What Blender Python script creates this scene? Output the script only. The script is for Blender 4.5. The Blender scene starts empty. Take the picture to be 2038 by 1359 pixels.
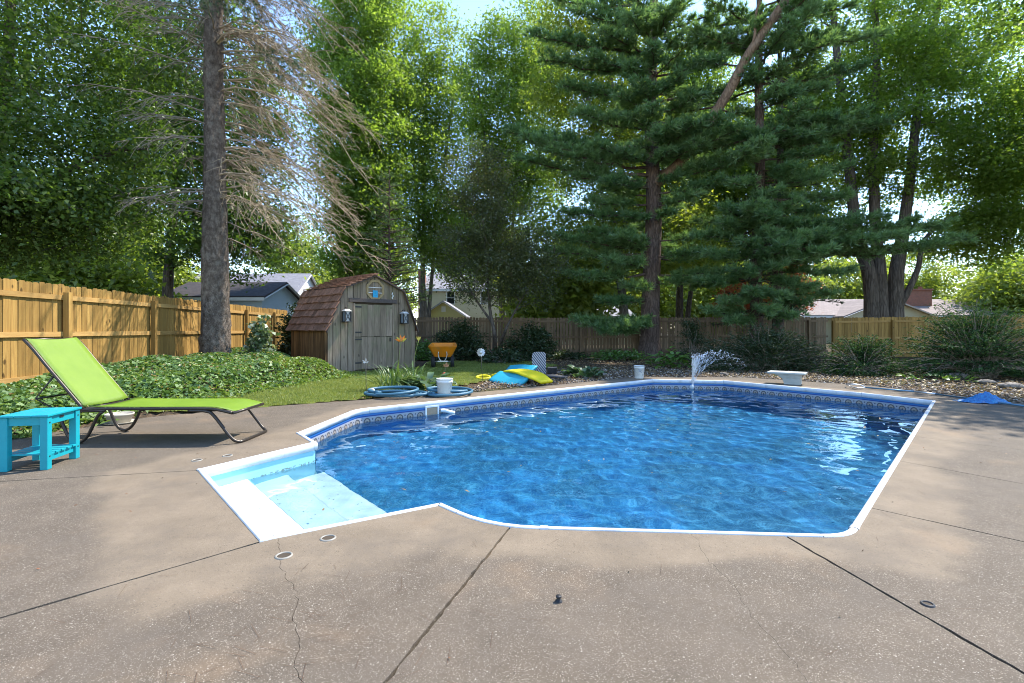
import bpy, math, random
import numpy as np
from mathutils import Vector, Matrix
from mathutils.geometry import tessellate_polygon

SC = bpy.context.scene
COL = SC.collection
random.seed(7)
RNG = np.random.default_rng(11)
R = math.radians

# ------------------------------------------------------------------ camera, world, sun, exposure
F, CX, HY, EYE = 1000.0, 1019.0, 652.0, 1.3        # focal length in pixels of a 2038 px wide frame, principal column, horizon row, eye height
cam_d = bpy.data.cameras.new('camera'); cam = bpy.data.objects.new('camera', cam_d); COL.objects.link(cam)
cam.location = (0, 0, EYE); cam.rotation_euler = (R(90), 0, 0)
cam_d.sensor_width = 36.0; cam_d.lens = 36.0 * F / 2038.0
cam_d.shift_y = -(679.5 - HY) / 2038.0
cam_d.clip_start = 0.05; cam_d.clip_end = 3000
SC.camera = cam

SUN_EL, SUN_AZ = R(53), R(55)                       # azimuth from the view direction towards the right
world = bpy.data.worlds.new('World'); SC.world = world; world.use_nodes = True
wn = world.node_tree; wn.nodes.clear()
sky = wn.nodes.new('ShaderNodeTexSky'); sky.sky_type = 'NISHITA'; sky.sun_disc = False
sky.sun_elevation = SUN_EL; sky.sun_rotation = SUN_AZ
sky.air_density = 1.0; sky.dust_density = 0.15; sky.ozone_density = 3.0
bg = wn.nodes.new('ShaderNodeBackground'); bg.inputs['Strength'].default_value = 0.15
wo = wn.nodes.new('ShaderNodeOutputWorld')
wn.links.new(sky.outputs[0], bg.inputs[0]); wn.links.new(bg.outputs[0], wo.inputs[0])

sun_d = bpy.data.lights.new('sun', 'SUN'); sun_d.energy = 3.0; sun_d.angle = R(0.6); sun_d.color = (1.0, 0.94, 0.84)
sun_d.cycles.is_caustics_light = True
sun = bpy.data.objects.new('sun', sun_d); COL.objects.link(sun)
SUN_DIR = Vector((math.cos(SUN_EL) * math.sin(SUN_AZ), math.cos(SUN_EL) * math.cos(SUN_AZ), math.sin(SUN_EL)))
sun.rotation_euler = SUN_DIR.to_track_quat('Z', 'Y').to_euler(); sun.location = (20, 20, 40)

SC.view_settings.view_transform = 'Standard'; SC.view_settings.look = 'None'
SC.view_settings.exposure = 1.75; SC.view_settings.gamma = 1.0; SC.view_settings.use_curve_mapping = False
SC.render.engine = 'CYCLES'
cy = SC.cycles
cy.max_bounces = 6; cy.diffuse_bounces = 3; cy.glossy_bounces = 2; cy.transmission_bounces = 4; cy.transparent_max_bounces = 8
cy.caustics_reflective = False; cy.caustics_refractive = True; cy.blur_glossy = 0.5
cy.sample_clamp_indirect = 6.0
cy.filter_width = 1.0
cy.use_denoising = True
try:
    cy.denoiser = 'OPENIMAGEDENOISE'; cy.denoising_input_passes = 'RGB_ALBEDO_NORMAL'; cy.denoising_prefilter = 'ACCURATE'
except Exception:
    pass

# ------------------------------------------------------------------ measuring helpers
def gp(px, py, z=0.0):
    """point of the plane at height z that is seen at this place of the photograph"""
    Y = (EYE - z) * F / (py - HY)
    return Vector(((px - CX) * Y / F, Y, z))
def at(px, py, Y):
    return Vector(((px - CX) * Y / F, Y, EYE - (py - HY) * Y / F))
def sm(t):
    t = np.clip(t, 0, 1); return t * t * (3 - 2 * t)
def gz(x, y):
    return 0.27 * sm((-4.0 - x) / 4.2) * sm((y - 5.2) / 2.2) - 0.02

# ------------------------------------------------------------------ materials
class NT:
    def __init__(s, name):
        s.m = bpy.data.materials.new(name); s.m.use_nodes = True
        s.t = s.m.node_tree; s.t.nodes.clear()
        s.out = s.t.nodes.new('ShaderNodeOutputMaterial')
    def n(s, typ, outp=0, props=None, **ins):
        nd = s.t.nodes.new('ShaderNode' + typ)
        for k, v in (props or {}).items(): setattr(nd, k, v)
        for k, v in ins.items():
            key = int(k[1:]) if (k[0] == 'i' and k[1:].isdigit()) else k.replace('_', ' ')
            sk = nd.inputs[key]
            if isinstance(v, bpy.types.NodeSocket): s.t.links.new(v, sk)
            else: sk.default_value = v
        return nd.outputs[outp]
    def math(s, op, a, b=0.0, c=None, clamp=False):
        kw = dict(i0=a, i1=b)
        if c is not None: kw['i2'] = c
        return s.n('Math', props={'operation': op, 'use_clamp': clamp}, **kw)
    def mix(s, fac, a, b, blend='MIX'):
        nd = s.t.nodes.new('ShaderNodeMix'); nd.data_type = 'RGBA'; nd.blend_type = blend
        for i, v in ((0, fac), (6, a), (7, b)):
            if isinstance(v, bpy.types.NodeSocket): s.t.links.new(v, nd.inputs[i])
            else: nd.inputs[i].default_value = v if i == 0 else (*v[:3], 1)
        return nd.outputs[2]
    def ramp(s, fac, stops, interp='LINEAR'):
        nd = s.t.nodes.new('ShaderNodeValToRGB'); cr = nd.color_ramp; cr.interpolation = interp
        while len(cr.elements) < len(stops): cr.elements.new(0.5)
        for e, (p, c) in zip(cr.elements, stops):
            e.position = p; e.color = (*c[:3], 1) if hasattr(c, '__len__') else (c, c, c, 1)
        s.t.links.new(fac, nd.inputs[0]); return nd.outputs[0]
    def coord(s, scale=(1, 1, 1), kind='Object', offset=None, rot=(0, 0, 0)):
        tc = s.t.nodes.new('ShaderNodeTexCoord'); v = tc.outputs[kind]
        if offset is not None: v = s.n('VectorMath', props={'operation': 'ADD'}, i0=v, i1=offset)
        return s.n('Mapping', Vector=v, Scale=scale, Rotation=rot)
    def noise(s, v, scale, detail=4, rough=0.55, dist=0.0, outp=0):
        return s.n('TexNoise', outp=outp, Vector=v, Scale=scale, Detail=detail, Roughness=rough, Distortion=dist)
    def bump(s, h, strength=0.4, dist=0.02):
        return s.n('Bump', Height=h, Strength=strength, Distance=dist)
    def bsdf(s, color, rough=0.6, normal=None, metallic=0.0, spec=0.4, coat=0.0):
        kw = {'Base_Color': color if isinstance(color, bpy.types.NodeSocket) else (*color[:3], 1), 'Roughness': rough, 'Metallic': metallic,
              'Specular_IOR_Level': spec}
        if normal is not None: kw['Normal'] = normal
        if coat: kw['Coat_Weight'] = coat
        return s.n('BsdfPrincipled', **kw)
    def done(s, sh):
        s.t.links.new(sh, s.out.inputs['Surface']); return s.m

MATS = {}
def plain(name, col, rough=0.5, var=0.12, scale=6.0, metallic=0.0, bump=0.0, spec=0.4, dirt=None, coat=0.0):
    if name in MATS: return MATS[name]
    t = NT(name); v = t.coord()
    f = t.noise(v, scale, 5, 0.6)
    a = tuple(c * (1 - var) for c in col); b = tuple(min(1, c * (1 + var)) for c in col)
    c = t.ramp(f, [(0.3, a), (0.7, b)])
    if dirt:
        d = t.noise(v, scale * 0.7, 6, 0.7)
        c = t.mix(t.ramp(d, [(0.52, 0), (0.72, 0.8)]), c, dirt)
    nm = t.bump(t.noise(v, scale * 12, 3), bump, 0.01) if bump else None
    rr = t.math('ADD', rough - 0.08, t.math('MULTIPLY', t.noise(v, scale * 2.3, 3), 0.16))
    MATS[name] = t.done(t.bsdf(c, rr, nm, metallic, spec, coat)); return MATS[name]

def wood(name, light, dark, knots=0.5, grain=1.0, rough=0.75, green=None, axis='Z', var=0.35, stain=0.0):
    """planks: long grain, knots and a tone of its own for each plank"""
    t = NT(name)
    rnd = t.n('ObjectInfo', outp=5)
    off = t.n('CombineXYZ', X=t.math('MULTIPLY', rnd, 37.0), Y=t.math('MULTIPLY', rnd, 91.0), Z=t.math('MULTIPLY', rnd, 53.0))
    sc = {'Z': (1, 1, 0.06), 'X': (0.06, 1, 1), 'Y': (1, 0.06, 1)}[axis]
    v = t.coord(sc, offset=off)
    g1 = t.noise(v, 28 * grain, 6, 0.6, 0.8); g2 = t.noise(v, 7 * grain, 3, 0.5, 0.5)
    c = t.mix(t.ramp(g1, [(0.3, 0), (0.7, 1)]), dark, light)
    c = t.mix(t.math('MULTIPLY', t.ramp(g2, [(0.35, 0), (0.75, 1)]), 0.5), c, dark)
    tone = t.math('ADD', 1 - var, t.math('MULTIPLY', rnd, 2 * var * 0.85))
    c = t.mix(1.0, c, t.n('CombineXYZ', X=tone, Y=tone, Z=t.math('POWER', tone, 1.15)), 'MULTIPLY')
    sk = {'Z': (1, 1, 0.55), 'X': (0.55, 1, 1), 'Y': (1, 0.55, 1)}[axis]
    vk = t.coord(sk, offset=off)
    vk2 = t.n('VectorMath', props={'operation': 'ADD'}, i0=vk, i1=t.n('VectorMath', props={'operation': 'SCALE'}, i0=t.noise(vk, 9, 2, outp=1), Scale=0.05))
    kd = t.n('TexVoronoi', Vector=vk2, Scale=4.0, Randomness=1.0)
    km = t.ramp(kd, [(0.0, 1), (0.07, 1), (0.13, 0)])
    c = t.mix(t.math('MULTIPLY', km, knots), c, tuple(x * 0.22 for x in dark))
    if green:
        gm = t.ramp(t.noise(t.coord((1, 1, 0.5), offset=off), 2.2, 5, 0.65), [(0.48, 0), (0.68, 0.75)])
        c = t.mix(gm, c, green)
    if stain:
        s2 = t.ramp(t.noise(t.coord((6, 6, 0.5), offset=off), 1.6, 4, 0.6), [(0.5, 0), (0.72, stain)])
        c = t.mix(s2, c, tuple(x * 0.3 for x in dark))
    nm = t.bump(g1, 0.35, 0.006)
    MATS[name] = t.done(t.bsdf(c, rough, nm, 0, 0.25)); return MATS[name]

def leafmat(name, cols, trans=0.45, tcol=None, gloss=0.035, grough=0.45):
    """leaves: each leaf has its own tone (face attribute rnd), light comes through them"""
    t = NT(name)
    a = t.n('Attribute', outp=2, props={'attribute_name': 'rnd'})
    k = len(cols)
    c = t.ramp(a, [(i / max(1, k - 1), q) for i, q in enumerate(cols)])
    tc = t.mix(1.0, c, tcol or (1.5, 1.45, 0.75), 'MULTIPLY')
    d = t.n('BsdfDiffuse', Color=c); tr = t.n('BsdfTranslucent', Color=tc)
    s = t.n('MixShader', i0=trans, i1=d, i2=tr)
    g = t.n('BsdfGlossy', Color=(0.9, 0.95, 0.9, 1), Roughness=grough)
    s = t.n('MixShader', i0=gloss, i1=s, i2=g)
    MATS[name] = t.done(s); return MATS[name]

def bark(name, a, b, c3, scale=9.0, stretch=0.28, strength=0.8, lichen=None, crack=0.5, warp=0.3):
    t = NT(name); v = t.coord((1, 1, stretch))
    n1 = t.noise(v, scale, 7, 0.68, 0.4); vo = t.n('TexVoronoi', props={'feature': 'DISTANCE_TO_EDGE'}, Vector=t.n('VectorMath', props={'operation': 'ADD'}, i0=v, i1=t.n('VectorMath', props={'operation': 'SCALE'}, i0=t.noise(v, scale * 0.6, 3, outp=1), Scale=warp)), Scale=scale * 1.1)
    e = t.ramp(vo, [(0.0, 0), (0.16, 1)])
    c = t.ramp(n1, [(0.28, a), (0.5, b), (0.72, c3)])
    c = t.mix(t.math('MULTIPLY', t.math('SUBTRACT', 1.0, e), crack), c, tuple(x * 0.3 for x in a))
    if lichen:
        lm = t.ramp(t.noise(t.coord(), 3.5, 6, 0.7), [(0.55, 0), (0.68, 0.7)])
        c = t.mix(lm, c, lichen)
    h = t.math('ADD', t.math('MULTIPLY', e, crack), n1)
    MATS[name] = t.done(t.bsdf(c, 0.9, t.bump(h, strength, 0.04), 0, 0.15)); return MATS[name]

# ------------------------------------------------------------------ objects
def tag(o, label=None, cat=None, group=None, kind=None):
    if label: o['label'] = label
    if cat: o['category'] = cat
    if group: o['group'] = group
    if kind: o['kind'] = kind
    return o
def wl(o):
    v = Vector((0, 0, 0))
    while o is not None: v = v + o.location; o = o.parent
    return v
def thing(name, label, cat, loc=(0, 0, 0), group=None, kind=None):
    o = bpy.data.objects.new(name, None); COL.objects.link(o); o.location = loc; o.empty_display_size = 0.1
    return tag(o, label, cat, group, kind)
def link(name, me, parent=None, loc=None, origin=None):
    o = bpy.data.objects.new(name, me); COL.objects.link(o)
    if parent is not None:
        o.parent = parent
        o.location = (Vector(loc) if loc is not None else Vector((0, 0, 0))) - wl(parent)
    elif loc is not None: o.location = loc
    return o
def np_mesh(name, V, Fq, mat, smooth=False, rnd=None, uv=None):
    """mesh from arrays: V (n,3), Fq (m,k) faces all with k corners"""
    me = bpy.data.meshes.new(name)
    V = np.ascontiguousarray(V, dtype=np.float32); Fq = np.ascontiguousarray(Fq, dtype=np.int32)
    m, k = Fq.shape
    me.vertices.add(len(V)); me.vertices.foreach_set('co', V.ravel())
    me.loops.add(m * k); me.loops.foreach_set('vertex_index', Fq.ravel())
    me.polygons.add(m); me.polygons.foreach_set('loop_start', np.arange(0, m * k, k, dtype=np.int32))
    try: me.polygons.foreach_set('loop_total', np.full(m, k, dtype=np.int32))
    except Exception: pass
    if smooth: me.polygons.foreach_set('use_smooth', np.ones(m, dtype=bool))
    if rnd is not None:
        at_ = me.attributes.new('rnd', 'FLOAT', 'FACE'); at_.data.foreach_set('value', np.ascontiguousarray(rnd, dtype=np.float32))
    me.update(calc_edges=True); me.materials.append(mat)
    return me

class MB:
    def __init__(s): s.v = []; s.f = []; s.uv = None
    def add(s, V, Fs):
        b = len(s.v); s.v.extend([tuple(p) for p in V]); s.f.extend([tuple(i + b for i in f) for f in Fs]); return s
    def box(s, c, size, ax=None):
        """box with centre c and size; ax: three unit axes"""
        c = Vector(c); ax = ax or (Vector((1, 0, 0)), Vector((0, 1, 0)), Vector((0, 0, 1)))
        h = [x * 0.5 for x in size]; V = []
        for sx, sy, sz in ((-1, -1, -1), (1, -1, -1), (1, 1, -1), (-1, 1, -1), (-1, -1, 1), (1, -1, 1), (1, 1, 1), (-1, 1, 1)):
            V.append(c + ax[0] * (sx * h[0]) + ax[1] * (sy * h[1]) + ax[2] * (sz * h[2]))
        return s.add(V, [(3, 2, 1, 0), (4, 5, 6, 7), (0, 1, 5, 4), (1, 2, 6, 5), (2, 3, 7, 6), (3, 0, 4, 7)])
    def bar(s, a, b, w, d, up=(0, 0, 1)):
        a, b = Vector(a), Vector(b); z = (b - a).normalized(); x = z.cross(Vector(up))
        if x.length < 1e-4: x = Vector((1, 0, 0))
        x.normalize(); y = z.cross(x)
        return s.box((a + b) / 2, (w, d, (b - a).length), (x, y, z))
    def tube(s, pts, rad, n=8, caps=True):
        V, Fs = tube_vf(pts, rad, n, caps); return s.add(V, Fs)
    def prism(s, poly, off):
        """polygon (3-D points, planar) pushed along the vector off"""
        off = Vector(off); n = len(poly); P = [Vector(p) for p in poly]
        V = P + [p + off for p in P]; tr = tessellate_polygon([P])
        Fs = []
        nrm = Vector((0, 0, 0))
        for i in range(n): nrm += P[i].cross(P[(i + 1) % n])
        for t in tr:
            a, b, c = t
            tn = (P[b] - P[a]).cross(P[c] - P[a])
            if tn.dot(off) > 0: a, b, c = c, b, a
            Fs.append((a, b, c)); Fs.append((c + n, b + n, a + n))
        flip = nrm.dot(off) < 0
        for i in range(n):
            j = (i + 1) % n
            q = (i, j, j + n, i + n)
            Fs.append(q[::-1] if flip else q)
        return s.add(V, Fs)
    def lathe(s, prof, c=(0, 0, 0), n=20, ax=None):
        c = Vector(c); X, Y, Z = ax or (Vector((1, 0, 0)), Vector((0, 1, 0)), Vector((0, 0, 1)))
        V = []; Fs = []
        for r, z in prof:
            for k in range(n):
                a = 2 * math.pi * k / n
                V.append(c + X * (r * math.cos(a)) + Y * (r * math.sin(a)) + Z * z)
        for i in range(len(prof) - 1):
            for k in range(n):
                k2 = (k + 1) % n
                Fs.append((i * n + k, i * n + k2, (i + 1) * n + k2, (i + 1) * n + k))
        return s.add(V, Fs)
    def mesh(s, name, mat, smooth=False):
        me = bpy.data.meshes.new(name); me.from_pydata([tuple(v) for v in s.v], [], s.f); me.update()
        if smooth: me.polygons.foreach_set('use_smooth', [True] * len(me.polygons))
        me.materials.append(mat); return me
    def build(s, name, mat, parent=None, smooth=False, bevel=0.0, loc=None):
        o = link(name, s.mesh(name, mat, smooth), parent, loc)
        if bevel:
            b = o.modifiers.new('bevel', 'BEVEL'); b.width = bevel; b.segments = 2; b.limit_method = 'ANGLE'; b.angle_limit = R(40)
        return o

def tube_vf(pts, rad, n=8, caps=True):
    P = [Vector(p) for p in pts]; m = len(P)
    if not hasattr(rad, '__len__'): rad = [rad] * m
    V = []; Fs = []
    prev = None
    for i in range(m):
        d = (P[min(i + 1, m - 1)] - P[max(i - 1, 0)])
        d = d.normalized() if d.length > 1e-9 else Vector((0, 0, 1))
        if prev is None:
            x = d.cross(Vector((0, 0, 1)));
            if x.length < 0.05: x = d.cross(Vector((0, 1, 0)))
        else: x = prev - d * prev.dot(d)
        x.normalize(); prev = x; y = d.cross(x)
        for k in range(n):
            a = 2 * math.pi * k / n
            V.append(P[i] + x * (rad[i] * math.cos(a)) + y * (rad[i] * math.sin(a)))
    for i in range(m - 1):
        for k in range(n):
            k2 = (k + 1) % n
            Fs.append((i * n + k, i * n + k2, (i + 1) * n + k2, (i + 1) * n + k))
    if caps:
        Fs.append(tuple(range(n - 1, -1, -1))); Fs.append(tuple((m - 1) * n + k for k in range(n)))
    return V, Fs
def bez(a, b, c, n):
    a, b, c = Vector(a), Vector(b), Vector(c)
    return [a * ((1 - t) ** 2) + b * (2 * t * (1 - t)) + c * (t * t) for t in [i / n for i in range(n + 1)]]
def smooth_path(pts, n=5):
    """Catmull-Rom through the points"""
    P = [Vector(p) for p in pts]; P = [P[0] * 2 - P[1]] + P + [P[-1] * 2 - P[-2]]
    out = []
    for i in range(1, len(P) - 2):
        for k in range(n):
            t = k / n
            out.append(0.5 * ((2 * P[i]) + (P[i + 1] - P[i - 1]) * t + (2 * P[i - 1] - 5 * P[i] + 4 * P[i + 1] - P[i + 2]) * t * t + (3 * P[i] - P[i - 1] - 3 * P[i + 1] + P[i + 2]) * t ** 3))
    out.append(P[-2]); return out

# leaves: one folded quad each
def leaf_arrays(C, L, W, dirs=None, up=0.6, fold=0.25, rng=RNG):
    C = np.asarray(C, dtype=np.float32); n = len(C)
    L = np.broadcast_to(np.asarray(L, dtype=np.float32), (n,))[:, None]; W = np.broadcast_to(np.asarray(W, dtype=np.float32), (n,))[:, None]
    nrm = rng.normal(size=(n, 3)).astype(np.float32); nrm[:, 2] = np.abs(nrm[:, 2]) + up
    nrm /= np.linalg.norm(nrm, axis=1, keepdims=True)
    d = rng.normal(size=(n, 3)).astype(np.float32) if dirs is None else np.asarray(dirs, dtype=np.float32) + 0.25 * rng.normal(size=(n, 3)).astype(np.float32)
    d -= nrm * np.sum(d * nrm, axis=1, keepdims=True); d /= (np.linalg.norm(d, axis=1, keepdims=True) + 1e-6)
    s = np.cross(nrm, d)
    a = C - d * L * 0.5; b = C + s * W * 0.5 + nrm * W * fold - d * L * 0.06; c = C + d * L * 0.5 - nrm * L * 0.08; e = C - s * W * 0.5 + nrm * W * fold - d * L * 0.06
    V = np.stack([a, b, c, e], axis=1).reshape(-1, 3)
    Fq = np.arange(4 * n, dtype=np.int32).reshape(n, 4)
    return V, Fq
def leaf_object(name, C, L, W, mat, parent=None, dirs=None, up=0.6, fold=0.25, rnd=None, kind=None, tri=False):
    C = np.asarray(C); V, Fq = leaf_arrays(C, L, W, dirs, up, fold)
    if tri:                                            # far leaves: one pointed triangle each
        V = V.reshape(-1, 4, 3); a, b, c, e = V[:, 0], V[:, 1], V[:, 2], V[:, 3]; h = (b - e) * 0.5
        V = np.stack([a + h, a - h + (c - a) * 0.15, c], axis=1).reshape(-1, 3); Fq = np.arange(3 * len(C), dtype=np.int32).reshape(-1, 3)
    if rnd is None: rnd = RNG.random(len(C))
    o = link(name, np_mesh(name, V, Fq, mat, rnd=rnd), parent)
    if kind: o['kind'] = kind
    return o
def needle_arrays(C, D, per, length, width, spread=0.9, rng=RNG):
    """tufts of needles: per triangles around each point C pointing along D"""
    C = np.repeat(np.asarray(C, dtype=np.float32), per, axis=0); D = np.repeat(np.asarray(D, dtype=np.float32), per, axis=0)
    n = len(C)
    d = D + spread * rng.normal(size=(n, 3)).astype(np.float32) * 0.75
    d /= np.linalg.norm(d, axis=1, keepdims=True) + 1e-6
    s = np.cross(d, rng.normal(size=(n, 3)).astype(np.float32)); s /= np.linalg.norm(s, axis=1, keepdims=True) + 1e-6
    l = length * (0.7 + 0.6 * rng.random((n, 1)).astype(np.float32))
    a = C + s * width * 0.5; b = C - s * width * 0.5; c = C + d * l
    return np.stack([a, b, c], axis=1).reshape(-1, 3), np.arange(3 * n, dtype=np.int32).reshape(n, 3)
# ------------------------------------------------------------------ pool outline (top of the coping), counter-clockwise from above
def P2(px, py): p = gp(px, py); return Vector((p.x, p.y))
A, C_, D_ = P2(400, 935), P2(525, 1073), P2(876, 1003)
F_, PR, P4, P3, PB, P1, G_, E_, B_ = P2(975, 1047), P2(1688, 1067), P2(1858, 798), P2(1715, 782), P2(1440, 757.5), P2(1300, 755), P2(710, 815), P2(595, 862), P2(627, 881)
def arc(p, q, r, rad, n=5):
    """round the corner q between p and r"""
    a = q + (p - q).normalized() * rad; b = q + (r - q).normalized() * rad
    return [a * ((1 - t) ** 2) + q * (2 * t * (1 - t)) + b * (t * t) for t in [i / n for i in range(n + 1)]]
OUT = [A, C_, D_] + arc(D_, F_, PR, 0.33) + arc(F_, PR, P4, 0.16) + [P4, P3, PB, P1] + arc(P1, G_, E_, 0.2, 3) + [E_, B_]
MAINP = [D_] + [F_, PR, P4, P3, PB, P1, G_, E_, B_]
NOUT = len(OUT)
def offset_poly(poly, d):
    """push a closed counter-clockwise outline outwards by d with mitred corners"""
    n = len(poly); res = []
    for i in range(n):
        p0, p1, p2 = poly[i - 1], poly[i], poly[(i + 1) % n]
        e1 = (p1 - p0).normalized(); e2 = (p2 - p1).normalized()
        n1 = Vector((e1.y, -e1.x)); n2 = Vector((e2.y, -e2.x))
        b = n1 + n2; k = b.length_squared
        b = b * (2 / k) if k > 0.15 else n1
        if b.length > 2.0: b = b.normalized() * 2.0
        res.append(p1 + b * d)
    return res

# ------------------------------------------------------------------ materials of the setting
def edge_dist_nodes(t, v, poly):
    """largest signed distance to the edges of a convex outline (metres outside)"""
    sep = t.t.nodes.new('ShaderNodeSeparateXYZ'); t.t.links.new(v, sep.inputs[0])
    best = None; n = len(poly)
    for i in range(n):
        a, b = poly[i], poly[(i + 1) % n]
        e = (b - a).normalized(); nx, ny = e.y, -e.x; c = nx * a.x + ny * a.y
        d = t.math('ADD', t.math('MULTIPLY', sep.outputs[0], nx), t.math('MULTIPLY_ADD', sep.outputs[1], ny, -c))
        best = d if best is None else t.math('MAXIMUM', best, d)
    return best

t = NT('concrete'); v = t.coord()
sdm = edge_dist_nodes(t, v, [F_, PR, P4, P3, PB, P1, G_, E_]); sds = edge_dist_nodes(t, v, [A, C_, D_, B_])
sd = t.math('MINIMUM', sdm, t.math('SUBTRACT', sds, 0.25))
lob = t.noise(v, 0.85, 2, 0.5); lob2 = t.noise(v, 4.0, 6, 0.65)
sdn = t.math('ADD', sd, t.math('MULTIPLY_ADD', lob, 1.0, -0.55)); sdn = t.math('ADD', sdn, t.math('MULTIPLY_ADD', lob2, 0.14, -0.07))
outer_grey = t.n('MapRange', props={'interpolation_type': 'SMOOTHSTEP'}, Value=sdn, From_Min=0.26, From_Max=0.5)  # mask: deck turns from tan to darker grey away from the pool, wavy border
sand = t.n('TexVoronoi', Vector=v, Scale=210.0, Randomness=1.0); sandc = t.n('TexVoronoi', outp=1, Vector=v, Scale=210.0)
sep = t.t.nodes.new('ShaderNodeSeparateColor'); t.t.links.new(sandc, sep.inputs[0])
fine = t.noise(v, 90, 4, 0.7); mott = t.noise(v, 2.6, 7, 0.7)
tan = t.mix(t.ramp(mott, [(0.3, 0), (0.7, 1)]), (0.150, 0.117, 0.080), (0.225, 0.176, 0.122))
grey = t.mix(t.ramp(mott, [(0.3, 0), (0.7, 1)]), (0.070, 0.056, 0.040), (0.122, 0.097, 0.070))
c = t.mix(outer_grey, tan, grey)
peb = t.math('MULTIPLY', t.ramp(sep.outputs[0], [(0.62, 0), (0.95, 1)]), t.ramp(sand, [(0.35, 1), (0.6, 0)]))
c = t.mix(t.math('MULTIPLY', peb, t.math('MULTIPLY_ADD', outer_grey, 0.40, 0.15)), c, (0.50, 0.43, 0.35))
drk = t.math('MULTIPLY', t.ramp(sep.outputs[1], [(0.72, 0), (0.8, 1)]), t.ramp(sand, [(0.2, 1), (0.55, 0)]))
c = t.mix(t.math('MULTIPLY', drk, 0.6), c, (0.06, 0.046, 0.036))
c = t.mix(t.ramp(fine, [(0.35, 0.35), (0.65, 0)]), c, (0.14, 0.11, 0.085))
st2 = t.n('TexVoronoi', Vector=v, Scale=75.0); st2c = t.t.nodes.new('ShaderNodeSeparateColor'); t.t.links.new(t.n('TexVoronoi', outp=1, Vector=v, Scale=75.0), st2c.inputs[0])
big_ = t.math('MULTIPLY', t.ramp(st2c.outputs[0], [(0.86, 0), (0.9, 1)]), t.ramp(st2, [(0.12, 1), (0.3, 0)]))
c = t.mix(t.math('MULTIPLY', big_, t.math('MULTIPLY_ADD', outer_grey, 0.55, 0.2)), c, (0.50, 0.45, 0.38))
bigd = t.math('MULTIPLY', t.ramp(st2c.outputs[1], [(0.80, 0), (0.86, 1)]), t.ramp(st2, [(0.15, 1), (0.4, 0)]))
c = t.mix(t.math('MULTIPLY', bigd, 0.55), c, (0.05, 0.04, 0.032))
rust = t.ramp(t.noise(t.coord(offset=(3.1, 7.7, 0)), 0.9, 5, 0.6), [(0.56, 0), (0.75, 0.5)])
c = t.mix(rust, c, (0.26, 0.175, 0.105))
blot = t.ramp(t.noise(t.coord((1, 1, 1), offset=(13.1, 2.7, 0)), 1.7, 7, 0.72), [(0.48, 0), (0.64, 0.5)])
c = t.mix(blot, c, (0.115, 0.095, 0.075))
h = t.math('ADD', t.math('MULTIPLY', sand, -0.6), fine)
nm = t.bump(h, 0.35, 0.004); nm = t.n('Bump', Height=mott, Strength=0.15, Distance=0.02, Normal=nm)
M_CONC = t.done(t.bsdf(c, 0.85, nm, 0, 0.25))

t = NT('soil'); v = t.coord()
n1 = t.noise(v, 3.0, 8, 0.7); n2 = t.noise(v, 30, 5, 0.7); vo = t.n('TexVoronoi', outp=1, Vector=v, Scale=28.0)
sp = t.t.nodes.new('ShaderNodeSeparateColor'); t.t.links.new(vo, sp.inputs[0])
c = t.ramp(n1, [(0.3, (0.045, 0.032, 0.022)), (0.55, (0.085, 0.062, 0.042)), (0.75, (0.12, 0.09, 0.06))])
c = t.mix(t.ramp(sp.outputs[0], [(0.55, 0), (0.9, 0.6)]), c, (0.19, 0.13, 0.08))
c = t.mix(t.ramp(n2, [(0.35, 0.6), (0.6, 0)]), c, (0.02, 0.015, 0.01))
c = t.mix(t.ramp(t.noise(v, 0.35, 4, 0.6), [(0.5, 0), (0.62, 0.55)]), c, (0.05, 0.075, 0.02))
M_SOIL = t.done(t.bsdf(c, 0.95, t.bump(t.math('ADD', n2, sp.outputs[0]), 0.7, 0.03), 0, 0.1))

t = NT('lawn'); v = t.coord()
n1 = t.noise(v, 2.0, 6, 0.65); n2 = t.noise(v, 60, 4, 0.7)
c = t.ramp(n1, [(0.3, (0.08, 0.11, 0.022)), (0.6, (0.15, 0.18, 0.036)), (0.8, (0.21, 0.20, 0.06))])
c = t.mix(t.ramp(n2, [(0.35, 0.6), (0.6, 0)]), c, (0.02, 0.025, 0.008))
M_LAWN = t.done(t.bsdf(c, 0.95, t.bump(n2, 0.8, 0.02), 0, 0.1))

# vinyl liner: blue print with a pebble-and-swirl pattern
t = NT('liner'); v = t.coord()
wv = t.n('VectorMath', props={'operation': 'ADD'}, i0=v, i1=t.n('VectorMath', props={'operation': 'SCALE'}, i0=t.noise(v, 4.0, 4, 0.6, outp=1), Scale=0.45))
vor = t.n('TexVoronoi', props={'feature': 'DISTANCE_TO_EDGE'}, Vector=wv, Scale=13.0)
vor2 = t.n('TexVoronoi', props={'feature': 'DISTANCE_TO_EDGE'}, Vector=wv, Scale=5.0)
lines = t.math('MAXIMUM', t.ramp(vor, [(0.0, 1), (0.10, 0)]), t.ramp(vor2, [(0.0, 0.8), (0.05, 0)]))
big = t.noise(v, 0.8, 5, 0.6, 0.6); mid = t.noise(wv, 5.0, 5, 0.65)
c = t.ramp(mid, [(0.3, (0.010, 0.11, 0.30)), (0.55, (0.018, 0.19, 0.44)), (0.75, (0.045, 0.31, 0.56))])
c = t.mix(t.ramp(big, [(0.40, 0.7), (0.58, 0)]), c, (0.010, 0.10, 0.19))
c = t.mix(t.math('MULTIPLY', lines, 0.25), c, (0.16, 0.50, 0.76))
M_LINER = t.done(t.bsdf(c, 0.5, None, 0, 0.3))

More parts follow.
